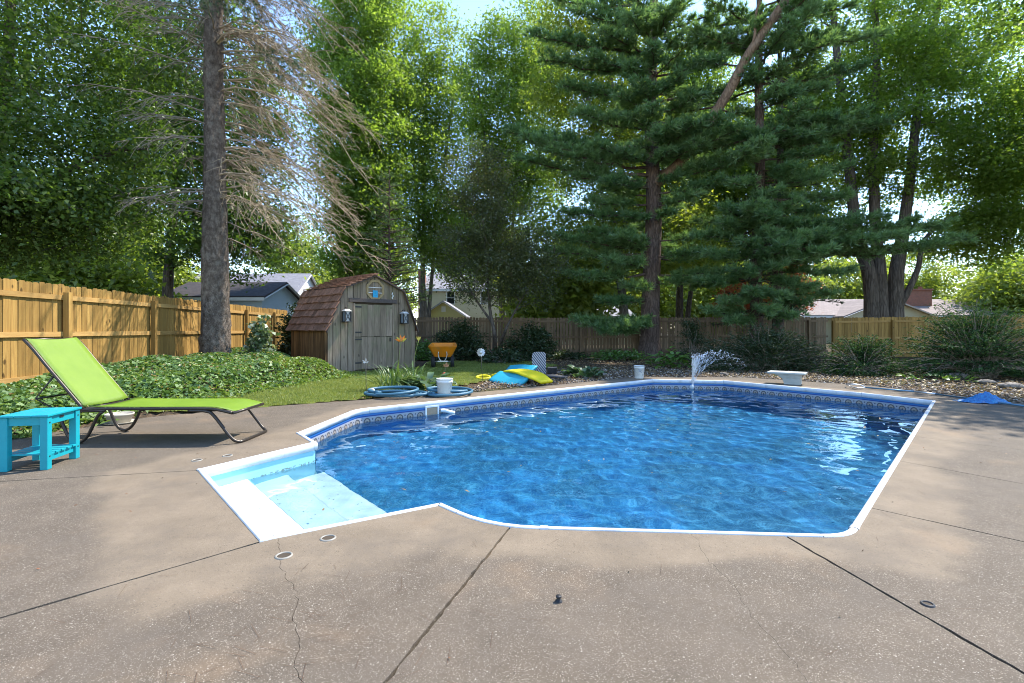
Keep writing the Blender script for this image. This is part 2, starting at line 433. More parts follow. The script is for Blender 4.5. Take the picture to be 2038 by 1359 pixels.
# printed band under the coping: half-round medallions on a stone ground between blue stripes
t = NT('liner_band'); uvn = t.t.nodes.new('ShaderNodeUVMap'); uvn.uv_map = 'UVMap'
sp = t.t.nodes.new('ShaderNodeSeparateXYZ'); t.t.links.new(uvn.outputs[0], sp.inputs[0])
u = t.math('SUBTRACT', t.math('MULTIPLY', t.math('FRACT', t.math('DIVIDE', sp.outputs[0], 0.19)), 0.19), 0.095)
vv = sp.outputs[1]                                    # height, negative below the deck
dv = t.math('ADD', vv, 0.212)
rr = t.math('SQRT', t.math('ADD', t.math('MULTIPLY', u, u), t.math('MULTIPLY', dv, dv)))
ring = t.ramp(t.math('MULTIPLY', rr, 10.0), [(0.0, (0.03, 0.03, 0.035)), (0.12, (0.03, 0.03, 0.035)), (0.16, (0.50, 0.42, 0.33)), (0.40, (0.42, 0.34, 0.26)), (0.46, (0.05, 0.045, 0.05)), (0.58, (0.05, 0.045, 0.05)), (0.64, (0.36, 0.36, 0.38))])
ang = t.math('ARCTAN2', dv, u); ray = t.math('GREATER_THAN', t.math('SINE', t.math('MULTIPLY', ang, 9.0)), 0.35)
inr = t.math('MULTIPLY', t.math('LESS_THAN', rr, 0.040), ray)
c = t.mix(t.math('MULTIPLY', inr, 0.8), ring, (0.10, 0.085, 0.07))
sq = t.math('LESS_THAN', t.math('ADD', t.math('ABSOLUTE', t.math('SUBTRACT', t.math('ABSOLUTE', u), 0.095)), t.math('ABSOLUTE', t.math('ADD', vv, 0.175))), 0.016)
c = t.mix(sq, c, (0.05, 0.06, 0.10))
spk = t.noise(t.coord((1, 1, 1), 'UV'), 90, 2); c = t.mix(t.ramp(spk, [(0.42, 0.4), (0.6, 0)]), c, (0.12, 0.13, 0.16))
st = t.ramp(t.math('MULTIPLY', vv, -2.0), [(0.0, (0.03, 0.16, 0.42)), (0.225, (0.03, 0.16, 0.42)), (0.228, (0.012, 0.05, 0.22)), (0.262, (0.012, 0.05, 0.22)), (0.265, (0.30, 0.36, 0.45)), (0.28, (0.30, 0.36, 0.45)), (0.284, (0, 0, 0))])
band = t.math('LESS_THAN', vv, -0.141)
c = t.mix(band, st, c)
below = t.math('LESS_THAN', vv, -0.258); c = t.mix(below, c, (0.015, 0.09, 0.30))
M_BAND = t.done(t.bsdf(c, 0.4))

# water: clear glass-like surface; the ripples are in the mesh
t = NT('water')
M_WATER = t.done(t.n('BsdfGlass', Color=(0.80, 0.94, 0.98, 1), Roughness=0.0, IOR=1.33))

M_COPE = plain('coping_white', (0.60, 0.62, 0.65), 0.35, 0.08, 5.0, dirt=(0.36, 0.36, 0.34))
M_STEPM = plain('step_plastic', (0.66, 0.72, 0.73), 0.35, 0.05, 2.0)
M_STEPR = plain('step_riser_plastic', (0.20, 0.46, 0.56), 0.4, 0.08, 3.0)
t = NT('step_wall_plastic'); v = t.coord(); zc = t.n('SeparateXYZ', outp=2, Vector=v)
ln = t.math('MULTIPLY', t.ramp(t.math('ABSOLUTE', t.math('ADD', zc, 0.207)), [(0.0, 1), (0.010, 1), (0.016, 0)]), t.ramp(t.noise(v, 26, 4, 0.7), [(0.48, 0), (0.56, 0.8)]))
c = t.mix(ln, t.ramp(t.noise(v, 3, 5), [(0.3, (0.27, 0.58, 0.70)), (0.7, (0.33, 0.65, 0.76))]), (0.10, 0.12, 0.10)); M_STEPW = t.done(t.bsdf(c, 0.35))
M_WHITE = plain('white_plastic', (0.76, 0.76, 0.74), 0.4, 0.05, 4.0)
M_NEWW = wood('new_pine_wood', (0.42, 0.26, 0.075), (0.27, 0.15, 0.04), 0.9, 1.0, 0.7, var=0.30, stain=0.5)
M_NEWP = wood('new_pine_rail', (0.47, 0.30, 0.105), (0.34, 0.19, 0.06), 0.5, 1.0, 0.7, axis='Y', var=0.15)
M_NEWX = wood('new_pine_rail_along', (0.47, 0.30, 0.105), (0.34, 0.19, 0.06), 0.5, 1.0, 0.7, axis='X', var=0.15)
M_OLDW = wood('old_fence_wood', (0.27, 0.19, 0.115), (0.145, 0.10, 0.062), 0.4, 1.0, 0.85, var=0.3, stain=0.4)
M_OLDX = wood('old_fence_rail', (0.24, 0.17, 0.105), (0.14, 0.095, 0.06), 0.3, 1.0, 0.85, axis='X', var=0.2)
M_GREYW = wood('weathered_plank', (0.36, 0.28, 0.20), (0.16, 0.12, 0.085), 0.7, 1.0, 0.85, green=(0.17, 0.165, 0.09), var=0.25, stain=0.5)
M_BROWNW = wood('brown_plank', (0.30, 0.155, 0.055), (0.085, 0.045, 0.022), 0.3, 0.8, 0.8, var=0.35, stain=0.9)
M_DARKW = wood('dark_lintel', (0.13, 0.105, 0.095), (0.075, 0.06, 0.055), 0.2, 1.0, 0.8, axis='X', var=0.2)
M_SHAKE = wood('cedar_shake', (0.36, 0.185, 0.115), (0.16, 0.078, 0.05), 0.0, 1.2, 0.8, var=0.35, stain=0.5)

# ------------------------------------------------------------------ ground
DECK_OUT = [Vector(p) for p in [(-9.5, 5.2), (-5.85, 5.75), (-5.5, 7.15), (-4.05, 8.25), (-2.6, 9.1), (-0.55, 10.25), (1.4, 11.75), (3.3, 13.35), (6.05, 13.15), (8.05, 11.25), (8.75, 8.75), (9.1, 6.5), (9.6, 2.0), (9.6, -5), (-9.5, -5)]]   # clockwise
def inside(poly, x, y):
    r = np.zeros(np.shape(x), bool); n = len(poly)
    for i in range(n):
        a, b = poly[i], poly[(i + 1) % n]
        c1 = (a.y > y) != (b.y > y)
        xx = (b.x - a.x) * (y - a.y) / ((b.y - a.y) if abs(b.y - a.y) > 1e-9 else 1e-9) + a.x
        r ^= c1 & (x < xx)
    return r
def edge_d(poly, x, y):
    best = np.full(np.shape(x), 1e9); n = len(poly)
    for i in range(n):
        a, b = poly[i], poly[(i + 1) % n]; dx, dy = b.x - a.x, b.y - a.y
        tt = np.clip(((x - a.x) * dx + (y - a.y) * dy) / (dx * dx + dy * dy), 0, 1)
        best = np.minimum(best, np.hypot(x - a.x - tt * dx, y - a.y - tt * dy))
    return best
xs = np.concatenate([np.linspace(-160, -16, 25), np.arange(-12, 15.01, 0.3), np.linspace(22, 180, 25)])
ys = np.concatenate([np.linspace(-40, -6, 6), np.arange(-5, 24.01, 0.3), np.linspace(28, 420, 40)])
GX, GY = np.meshgrid(xs, ys)
din = inside(DECK_OUT, GX, GY); ded = edge_d(DECK_OUT, GX, GY)
GZ = gz(GX, GY) + 0.012 * np.sin(GX * 2.3 + 0.7 * GY) * np.sin(GY * 1.9)
GZ = np.where(din, -0.03 - 0.05 * np.clip(ded / 0.4, 0, 1), GZ)
nx, ny = len(xs), len(ys)
idx = np.arange(nx * ny).reshape(ny, nx)
q = np.stack([idx[:-1, :-1], idx[:-1, 1:], idx[1:, 1:], idx[1:, :-1]], axis=-1).reshape(-1, 4)
cxm = (GX[:-1, :-1] + GX[1:, 1:]).ravel() / 2; cym = (GY[:-1, :-1] + GY[1:, 1:]).ravel() / 2
hullp = [A, C_, D_, F_, PR, P4, P3, PB, P1, G_, E_, B_]
keep = ~(inside(hullp, cxm, cym) | (edge_d(hullp, cxm, cym) < 0.19))
Vg = np.stack([GX.ravel(), GY.ravel(), GZ.ravel()], axis=1)
ground = link('ground', np_mesh('ground', Vg, q[keep], M_SOIL, True)); ground['kind'] = 'structure'

# ------------------------------------------------------------------ deck of concrete slabs round the pool
deck = thing('pool_deck', 'tan concrete pool deck with dark joints and exposed aggregate', None, (0, 0, 0), kind='structure')
RIM = offset_poly(OUT, 0.026)
NSLAB = 0
def on_out(p, d):
    """where the ray from p along d leaves the deck; returns (edge index, point)"""
    best = None
    for i in range(len(DECK_OUT)):
        a, b = DECK_OUT[i], DECK_OUT[(i + 1) % len(DECK_OUT)]; e = b - a
        den = d.x * e.y - d.y * e.x
        if abs(den) < 1e-9: continue
        s = ((a.x - p.x) * e.y - (a.y - p.y) * e.x) / den; u = ((a.x - p.x) * d.y - (a.y - p.y) * d.x) / den
        if s > 0.05 and 0 <= u < 1 and (best is None or s < best[0]): best = (s, i, u, p + d * s)
    return best
def on_rim(p):
    best = None
    for i in range(NOUT):
        a, b = RIM[i], RIM[(i + 1) % NOUT]; e = b - a
        u = max(0, min(1, (p - a).dot(e) / e.length_squared)); q_ = a + e * u; dd = (q_ - p).length
        if best is None or dd < best[0]: best = (dd, i, u, q_)
    return best
JOINTS = [  # (points from the pool outwards, gap, jagged)
    ([A, P2(0, 958)], 0.009, 0), ([C_, P2(0, 1230)], 0.015, 0), ([P2(557, 1074), P2(592, 1200), P2(604, 1359), P2(604, 1359) - Vector((0, 1))], 0.0025, 1),
    ([P2(1015, 1050), P2(765, 1359), P2(765, 1359) - Vector((0, 1))], 0.014, 0),
    ([P2(1375, 1062), P2(1490, 1210), Vector((1.08, 0))], 0.0015, 1), ([P2(1565, 1068), P2(2038, 1340), P2(2038, 1340) - Vector((-.1, 1))], 0.014, 0), ([P2(1730, 1010), P2(2038, 1078)], 0.010, 0),
    ([P2(1790, 917), P2(2038, 963)], 0.006, 0), ([P2(1818, 868), P2(1960, 886)], 0.003, 0), ([P4, P4 + Vector((0.9, 0.55))], 0.005, 0),
    ([P1, P1 + Vector((-0.2, 1.0))], 0.004, 0), ([P2(960, 790), P2(960, 790) + Vector((-0.55, 0.8))], 0.004, 0), ([G_, G_ + Vector((-0.6, 0.6))], 0.004, 0)]
js = []
for pl, gap, jag in JOINTS:
    rimhit = on_rim(pl[0]); ctl = [rimhit[3]] + pl[1:-1]
    d = (pl[-1] - ctl[-1]).normalized(); hit = on_out(ctl[-1], d); ctl.append(hit[3])
    path = [ctl[0]]
    for a, b in zip(ctl[:-1], ctl[1:]):
        if jag:
            nj = max(3, int((b - a).length / 0.035)); dd = (b - a).normalized(); side = Vector((-dd.y, dd.x)); w = 0
            for k in range(1, nj):
                w = w * 0.75 + random.uniform(-0.016, 0.016); path.append(a.lerp(b, k / nj) + side * w)
        path.append(b)
    d0 = (path[-1] - path[0]).normalized()
    js.append(dict(rim=rimhit[1] + rimhit[2], path=path, out=hit[1] + hit[2], gap=gap, side=Vector((-d0.y, d0.x))))
js.sort(key=lambda j: j['rim'])
def ragged(path, off):
    """one side of a joint: the slab edge crumbles a little"""
    if len(path) > 6: return [p + off for p in path]
    res = [path[0] + off]
    for p, q_ in zip(path[:-1], path[1:]):
        n = min(90, max(2, int((q_ - p).length / 0.045)))
        for i in range(1, n): res.append(p.lerp(q_, i / n) + off * random.uniform(0.6, 1.5) + off.normalized() * random.choice((0, 0, 0, 0, 0, 0.004)))
        res.append(q_ + off)
    return res
for k in range(len(js)):
    a, b = js[k], js[(k + 1) % len(js)]
    # rim from a to b, counter-clockwise; deck edge back from b to a (the outline runs clockwise, so its index falls along the rim's direction)
    rim = []; i0 = math.floor(a['rim']) + 1; r1 = b['rim'] + (NOUT if b['rim'] <= a['rim'] else 0)
    while i0 < r1 - 1e-6:
        rim.append(RIM[i0 % NOUT]); i0 += 1
    outp = []; no = len(DECK_OUT); o0 = math.floor(b['out']) + 1; o1 = a['out'] + (no if a['out'] < b['out'] else 0)
    while o0 < o1 - 1e-6:
        outp.append(DECK_OUT[o0 % no]); o0 += 1
    pa = ragged(a['path'], a['side'] * (a['gap'] / 2)); pb = ragged(b['path'], b['side'] * (-b['gap'] / 2))
    # a['side'] is left of the outward joint direction = towards the next slab
    poly = rim + pb + outp + pa[::-1]
    clean = [poly[0]]
    for p in poly[1:]:
        if (p - clean[-1]).length > 1e-4: clean.append(p)
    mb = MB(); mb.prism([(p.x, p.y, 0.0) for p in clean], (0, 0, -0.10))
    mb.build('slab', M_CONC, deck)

# ------------------------------------------------------------------ swimming pool
pool = thing('swimming_pool', 'blue vinyl-lined swimming pool with white coping and corner steps', 'swimming pool', (2.0, 7.0, -1.0))
WATER_Z = -0.215
ax_ = (P4 - PR).normalized()
def floor_z(p):
    s = max(0.0, (p - E_).dot(ax_)); return -1.15 - 0.07 * s
LIN = offset_poly(OUT, -0.004)
def strip(path, z0f, z1f, closed=False, uv=False):
    V = []; Fs = []; U = []; L = 0.0
    for i, p in enumerate(path):
        if i: L += (p - path[i - 1]).length
        V += [(p.x, p.y, z0f(p)), (p.x, p.y, z1f(p))]; U += [(L, z0f(p)), (L, z1f(p))]
    for i in range(len(path) - 1): Fs.append((2 * i, 2 * i + 2, 2 * i + 3, 2 * i + 1))
    return V, Fs, U
iD = 2; iB = NOUT - 1
mainpath = LIN[iD:] ; mainpath = [Vector(p) for p in mainpath]                     # D ... B along the pool wall
V, Fs, U = strip(mainpath, lambda p: -0.05, floor_z); mb = MB(); mb.add(V, Fs); mb.build('liner_wall', M_LINER, pool)
bandp = offset_poly(OUT, -0.008)[iD:]
V, Fs, U = strip(bandp, lambda p: -0.055, lambda p: -0.30)
me = bpy.data.meshes.new('printed_band'); me.from_pydata(V, [], Fs); uvl = me.uv_layers.new(name='UVMap')
for lp in me.loops: uvl.data[lp.index].uv = U[lp.vertex_index]
me.materials.append(M_BAND); me.update(); o = link('printed_band', me, pool)
o['label'] = 'grey waterline band with half-round medallions on the blue liner'
mb = MB(); P3d = [(p.x, p.y, floor_z(p)) for p in mainpath]
mb.add(P3d, [tuple(t_) for t_ in tessellate_polygon([[Vector((p[0], p[1], 0)) for p in P3d]])]); mb.build('pool_floor', M_LINER, pool)
# coping: one extruded strip for each straight run, butted with a small gap
PROF = [(-0.008, -0.080), (-0.022, -0.078), (-0.026, -0.030), (-0.022, -0.008), (-0.012, 0.006), (0.000, 0.010), (0.018, 0.010), (0.028, 0.006), (0.030, -0.01)]
offs = [offset_poly(OUT, d) for d, z in PROF]
brk = [0, 1, 2, 3, 8, 9, 14, 15, 16, 17, 18, 19, 22, 23, 24, 25]
for b0, b1 in zip(brk[:-1], brk[1:]):
    ids = list(range(b0, b1 + 1)); base = [OUT[i % NOUT] for i in ids]
    tot = sum((base[i + 1] - base[i]).length for i in range(len(base) - 1))
    npc = max(1, round(tot / 3.0)) if len(ids) == 2 else 1
    for s in range(npc):
        V = []; k = len(PROF)
        cuts = [(0, s / npc), (0, (s + 1) / npc)] if len(ids) == 2 else [(j, 0.0) for j in range(len(ids) - 1)] + [(len(ids) - 2, 1.0)]
        for (j, fr) in cuts:
            g = 0.004 / max(0.05, tot)
            fr2 = min(max(fr, g if (j == 0 and fr == cuts[0][1]) else 0), 1 - g if fr == 1.0 else 1)
            for pi in range(k):
                p = offs[pi][ids[j] % NOUT].lerp(offs[pi][ids[j + 1] % NOUT], fr2 if len(ids) == 2 else fr)
                V.append((p.x, p.y, PROF[pi][1]))
        Fs = [(c0 * k + i, c0 * k + i + 1, (c0 + 1) * k + i + 1, (c0 + 1) * k + i) for c0 in range(len(cuts) - 1) for i in range(k - 1)]
        mb = MB(); mb.add(V, Fs); mb.build('coping_strip', M_COPE, pool, smooth=True)
        if len(ids) == 2 and tot > 0.5:                # cover clip over the butt joint
            f0 = (s / npc) + 0.0; f1 = f0 + 0.05 / tot; V = []
            for fr in (f0, f1):
                for pi in range(k):
                    p = offs[pi][ids[0] % NOUT].lerp(offs[pi][ids[1] % NOUT], fr); mid_ = OUT[ids[0] % NOUT].lerp(OUT[ids[1] % NOUT], fr); q_ = p + (p - mid_).normalized() * 0.003
                    V.append((q_.x, q_.y, PROF[pi][1] + 0.003))
            MB().add(V, [(i, i + 1, k + i + 1, k + i) for i in range(k - 1)]).build('joint_clip', M_COPE, pool, smooth=True)
# steps: three treads between the splayed side walls
AL, CL, DL, BL = LIN[0], LIN[1], LIN[2], LIN[NOUT - 1]
steps = thing('steps', None, None); steps.parent = pool; steps.location = -wl(pool)
zs = [-0.200, -0.43, -0.70]; ts = [0.0, 0.37, 0.72, 1.10]
for i in range(3):
    l0, l1 = AL.lerp(BL, ts[i]), AL.lerp(BL, ts[i + 1]); r0, r1 = CL.lerp(DL, ts[i]), CL.lerp(DL, ts[i + 1])
    z = zs[i]; zb = -1.15
    k = 0.025; fl, frr = l1.lerp(l0, k / (l1 - l0).length), r1.lerp(r0, k / (r1 - r0).length)
    V = [(l0.x, l0.y, z), (fl.x, fl.y, z), (l1.x, l1.y, z - 0.025), (l1.x, l1.y, zb), (r0.x, r0.y, z), (frr.x, frr.y, z), (r1.x, r1.y, z - 0.025), (r1.x, r1.y, zb)]
    td_o = MB().add(V, [(0, 4, 5, 1), (1, 5, 6, 2)]).build('tread', M_STEPM, steps); MB().add(V, [(2, 6, 7, 3)]).build('riser', M_STEPR, steps)
V, Fs, U = strip([DL, CL, AL, BL][::-1], lambda p: -0.05, lambda p: -1.2); mb = MB(); mb.add(V, [f[::-1] for f in Fs]); mb.build('step_wall', M_STEPW, steps)
tag(steps, 'pale blue moulded entry steps at the pool corner')

wx_ = np.arange(-3.2, 8.0, 0.05); wy_ = np.arange(2.7, 12.9, 0.05); WX, WY = np.meshgrid(wx_, wy_)
rgw = np.random.default_rng(2); WZ = np.zeros_like(WX)
for k in range(60):                                    # wind ripples of many directions and lengths
    lam = 0.13 * (1.1 / 0.13) ** rgw.random(); th = rgw.random() * 6.283; ph = rgw.random() * 6.283; amp = 0.00105 * lam ** 0.9 * (0.5 + rgw.random())
    WZ += amp * np.sin((WX * math.cos(th) + WY * math.sin(th)) * 6.283 / lam + ph + 1.3 * np.sin(WX * 0.9 + k) * np.cos(WY * 0.7 - k))
for cx_, cy_, am, lam in ((4.95, 11.6, 0.004, 0.30), (5.6, 10.9, 0.003, 0.26), (6.3, 10.2, 0.003, 0.28), (1.0, 4.6, 0.002, 0.22)):    # rings where the fountain falls
    d_ = np.hypot(WX - cx_, WY - cy_); WZ += am * np.exp(-d_ / 1.1) * np.sin(d_ * 6.283 / lam)
cmx, cmy = (WX[:-1, :-1] + WX[1:, 1:]) / 2, (WY[:-1, :-1] + WY[1:, 1:]) / 2
wk = (inside([Vector(p) for p in OUT], cmx, cmy) | (edge_d([Vector(p) for p in OUT], cmx, cmy) < 0.035)).ravel(); ii = np.arange(WX.size).reshape(WX.shape)
Fq = np.stack([ii[:-1, :-1], ii[:-1, 1:], ii[1:, 1:], ii[1:, :-1]], axis=-1).reshape(-1, 4)[wk]
used = np.unique(Fq); remap = np.zeros(WX.size, int); remap[used] = np.arange(len(used))
Vw = np.stack([WX.ravel(), WY.ravel(), WATER_Z + WZ.ravel()], axis=1)[used]
water = link('water', np_mesh('water', Vw, remap[Fq], M_WATER, True)); water['kind'] = 'structure'
water.cycles.is_caustics_caster = True
def receivers(o):
    if o.type == 'MESH': o.cycles.is_caustics_receiver = True
    for c in o.children: receivers(c)
receivers(pool)

# skimmer mouth in the wall and the return fitting
def wall_frame(px, a, b):
    """point on the pool wall a-b in the column px, with axes along, inward"""
    k = (px - CX) / F; e = b - a
    s = (k * a.y - a.x) / (e.x - k * e.y); p = a + e * s; u = e.normalized(); n = Vector((-u.y, u.x))
    return p, Vector((u.x, u.y, 0)), Vector((n.x, n.y, 0))
p, u, n = wall_frame(859, P1, G_); Z = Vector((0, 0, 1)); c0 = Vector((p.x, p.y, -0.16)) + n * 0.02
sk = thing('skimmer', None, None); sk.parent = pool; sk.location = -wl(pool); tag(sk, 'white framed skimmer opening in the pool wall')
for dz in (0.085, -0.085): MB().box(c0 + Z * dz, (0.27, 0.02, 0.03), (u, n, Z)).build('frame_bar', M_WHITE, sk, bevel=0.003)
for dx in (0.12, -0.12): MB().box(c0 + u * dx, (0.03, 0.02, 0.139), (u, n, Z)).build('frame_bar', M_WHITE, sk, bevel=0.003)
MB().box(c0 - n * 0.006, (0.21, 0.004, 0.139), (u, n, Z)).build('flap', plain('skimmer_tan', (0.36, 0.25, 0.16), 0.6, 0.15), sk)
pts = [c0 - u * 0.16 + n * 0.02 + Z * 0.0, c0 - u * 0.22 + n * 0.06 + Z * 0.0, c0 - u * 0.30 + n * 0.10 - Z * 0.03, c0 - u * 0.38 + n * 0.12 - Z * 0.05]
MB().tube(smooth_path(pts, 4), 0.03, 10).build('hose_fitting', M_WHITE, sk, True)
p, u, n = wall_frame(1377, PB, P1); c0 = Vector((p.x, p.y, -0.17)) + n * 0.01
MB().lathe([(0.0, 0.03), (0.03, 0.03), (0.05, 0.012), (0.055, 0)], c0, 16, (u, Z, n)).build('return_fitting', M_WHITE, pool, True)
FOUNT = Vector((p.x, p.y, 0)) + n * 0.08

# deck fittings: anchor sleeves of the rails, sprinkler-like knob and a small drain
M_RING = plain('anchor_ring_metal', (0.25, 0.235, 0.205), 0.45, 0.15, 20, dirt=(0.35, 0.3, 0.24))
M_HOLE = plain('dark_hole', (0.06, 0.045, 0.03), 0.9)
ANCH = [(392, 916, 'open deck anchor sleeve beside the steps, farther from the corner of the coping'), (453, 907, 'open deck anchor sleeve by the lounger foot and the coping of the steps'),
        (653, 1071, 'open deck anchor sleeve close to the white front edge of the steps'), (565, 1106, 'open deck anchor sleeve at the head of the long crack')]
for px, py, lb in ANCH:
    p = gp(px, py); r = thing('anchor_sleeve', lb, 'deck anchor', p, 'deck anchor sleeves of the pool rails')
    MB().lathe([(0.036, 0.001), (0.038, 0.006), (0.044, 0.006), (0.049, 0.002), (0.049, 0.0)], p, 24).build('collar', M_RING, r, True)
    MB().lathe([(0.0365, 0.0015), (0.0, 0.0015)], p, 24).build('opening', M_HOLE, r)
p = gp(1112, 1197); k = thing('air_valve', 'small black valve knob standing in the grey concrete deck', 'valve', p)
M_BLK = plain('black_plastic', (0.02, 0.02, 0.022), 0.5)
MB().lathe([(0.0, 0.028), (0.013, 0.028), (0.014, 0.021), (0.009, 0.019)], p, 14).build('cap', M_BLK, k, True)
MB().lathe([(0.008, 0.019), (0.008, 0.008), (0.016, 0.007), (0.018, 0.0)], p, 14).build('stem', M_BLK, k, True)
p = gp(1846, 1203); k = thing('deck_drain', 'small dark round drain sunk beside the long slab joint', 'drain', p)
MB().lathe([(0.018, 0.002), (0.02, 0.008), (0.026, 0.008), (0.03, 0.0)], p, 18).build('rim', M_BLK, k, True)
MB().lathe([(0.019, 0.003), (0.0, 0.003)], p, 18).build('opening', M_HOLE, k)
# ------------------------------------------------------------------ fences of dog-eared boards
def board_mesh(name, w, h, th, mat, ear=0.03):
    mb = MB(); hw = w / 2
    mb.prism([(-hw, -th / 2, 0), (hw, -th / 2, 0), (hw, -th / 2, h - ear), (hw - ear, -th / 2, h), (-hw + ear, -th / 2, h), (-hw, -th / 2, h - ear)], (0, th, 0))
    return mb.mesh(name, mat)
def fence(name, label, a, b, ztop, height, bmat, rmat, pmat, rails, post_side, pw=0.10, pitch=0.148, gap=0.006, post_gap=2.75, cap=0.0, rng=None):
    """boards on rails and posts between the ground points a and b; post_side: +1 if posts stand to the left of a>b"""
    a, b = Vector((a[0], a[1])), Vector((b[0], b[1])); e = b - a; L = e.length; u = e / L; n = Vector((-u.y, u.x)) * post_side
    root = thing(name, label, 'fence', (a.x, a.y, 0)); rng = rng or random.Random(3)
    angz = math.atan2(u.y, u.x)
    ms = [board_mesh('board', pitch - gap - dw, height + dh, 0.018, bmat) for dw, dh in ((0, 0), (0.004, 0.012), (0.002, -0.01), (0.007, 0.006))]
    nb = int(L / pitch)
    for i in range(nb):
        s = (i + 0.5) * pitch; p = a + u * s; zt = ztop(s / L)
        o = link('board', ms[rng.randrange(4)], root, (p.x + n.x * rng.uniform(-.002, .002), p.y + n.y * rng.uniform(-.002, .002), zt - height + rng.uniform(-.012, .008)))
        o.rotation_euler = (rng.uniform(-.006, .006), rng.uniform(-.006, .006), angz + rng.uniform(-.012, .012))
    npst = int(L / post_gap) + 1
    up = Vector((0, 0, 1)); U3 = Vector((u.x, u.y, 0)); N3 = Vector((n.x, n.y, 0))
    for i in range(npst):
        s = min(L - 0.06, 0.05 + i * post_gap); p = a + u * s + n * (0.011 + 0.04 + pw / 2); zt = ztop(s / L) - 0.14
        mb = MB(); mb.box((p.x, p.y, zt - (height - 0.05) / 2), (pw, pw, height - 0.05), (U3, N3, up)); mb.build('post', pmat, root, bevel=0.004)
        s2 = min(L - 0.06, 0.05 + (i + 1) * post_gap)
        if s2 - s < 0.2: continue
        for dz in rails:
            pa, pb = a + u * s + n * (0.012 + 0.02), a + u * s2 + n * (0.012 + 0.02)
            mb = MB(); mb.bar((pa.x, pa.y, ztop(s / L) - dz), (pb.x, pb.y, ztop(s2 / L) - dz), 0.038, 0.09 if dz > 0.4 else 0.09)
            mb.build('rail', rmat, root)
    return root
CORN = (-10.02, 22.4)
zl0 = 2.13; zl1 = 2.06
fence('board_fence', 'new golden pine board fence running behind the lime lounger and spruce', (-7.9, 4.0), CORN, lambda t: zl0 + (zl1 - zl0) * t, 1.95, M_NEWW, M_NEWP, M_NEWW, (0.24, 0.93, 1.70), -1, post_gap=2.76, rng=random.Random(5))
fence('board_fence', 'old brown board fence behind the shed and the pine trunk', (-9.9, 23.0), (14.5, 23.0), lambda t: 1.77 + 0.02 * math.sin(t * 9), 1.80, M_OLDW, M_OLDX, M_OLDW, (0.17, 0.88, 1.55), -1, pitch=0.142, gap=0.014, post_gap=2.6, rng=random.Random(8))
fence('board_fence', 'newer yellow board fence section behind the yew bushes', (14.62, 23.0), (27.5, 22.4), lambda t: 1.76 + 0.14 * t, 1.85, M_NEWW, M_NEWX, M_NEWW, (0.2, 0.95, 1.6), -1, post_gap=2.6, rng=random.Random(9))

# ------------------------------------------------------------------ barn-shaped garden shed
SH0 = Vector((-5.25, 14.3)); rot = math.atan2(0.72, 0.69)
SU = Vector((math.cos(rot), math.sin(rot), 0)); SN = Vector((-math.sin(rot), math.cos(rot), 0))     # along the front, towards the back
def S(w, d, z): return Vector((SH0.x, SH0.y, 0)) + SU * w + SN * d + Vector((0, 0, z))
ZU = Vector((0, 0, 1)); SAX = (SU, SN, ZU)
shed = thing('garden_shed', 'weathered grey plank barn shed with gambrel roof of brown shakes', 'shed', S(1.5, 1.2, 0.0))
SW, SDP = 3.0, 2.5
prof = [(0, 1.34), (0.48, 2.47), (1.5, 2.90), (2.52, 2.47), (3.0, 1.34)]
def roof_z(w):
    for (w0, z0), (w1, z1) in zip(prof[:-1], prof[1:]):
        if w0 <= w <= w1: return z0 + (z1 - z0) * (w - w0) / (w1 - w0)
    return 1.34
# front planks, each cut to the roof line, leaving the doorway
D0, D1, DZ = 0.80, 2.14, 2.06
edges = [0.0, 0.16, 0.40, 0.62, 0.80, 1.02, 1.26, 1.50, 1.72, 1.94, 2.14, 2.36, 2.60, 2.84, 3.0]
for w0, w1 in zip(edges[:-1], edges[1:]):
    g = 0.008; a, b = w0 + g, w1 - g
    zb = DZ + 0.02 if (w0 >= D0 - 1e-6 and w1 <= D1 + 1e-6) else -0.05
    br = [x for x, z in prof if a < x < b]
    top = [(x, roof_z(x) - 0.01) for x in [b] + br[::-1] + [a]]
    poly = [S(a, 0, zb), S(b, 0, zb)] + [S(x, 0, z) for x, z in top]
    MB().prism(poly, SN * random.uniform(0.018, 0.026)).build('plank', M_GREYW, shed)
# inner dark lining, side and back walls
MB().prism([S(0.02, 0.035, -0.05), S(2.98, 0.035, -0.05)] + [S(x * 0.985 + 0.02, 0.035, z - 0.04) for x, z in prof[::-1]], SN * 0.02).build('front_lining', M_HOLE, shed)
sm_ = []
for i in range(11):
    d0 = 0.03 + i * (SDP - 0.03) / 11; wd = (SDP - 0.03) / 11 - 0.008
    MB().box(S(0.012 + random.uniform(-.003, .003), d0 + wd / 2, 0.645), (0.022, wd, 1.39), SAX).build('side_plank', M_BROWNW, shed)
MB().box(S(2.985, SDP / 2 + .02, 0.645), (0.022, SDP - 0.05, 1.39), SAX).build('side_wall', M_BROWNW, shed)
MB().prism([S(0.02, SDP - .02, -0.05), S(2.98, SDP - .02, -0.05)] + [S(x, SDP - .02, z - 0.03) for x, z in prof[::-1]], SN * 0.02).build('back_wall', M_GREYW, shed)
# corner board and door trim
MB().box(S(-0.045, 0.04, 0.66), (0.07, 0.09, 1.36), SAX).build('corner_board', M_BROWNW, shed, bevel=0.004)
MB().box(S(1.45, -0.035, 2.12), (1.62, 0.05, 0.12), SAX).build('lintel', M_DARKW, shed, bevel=0.005)
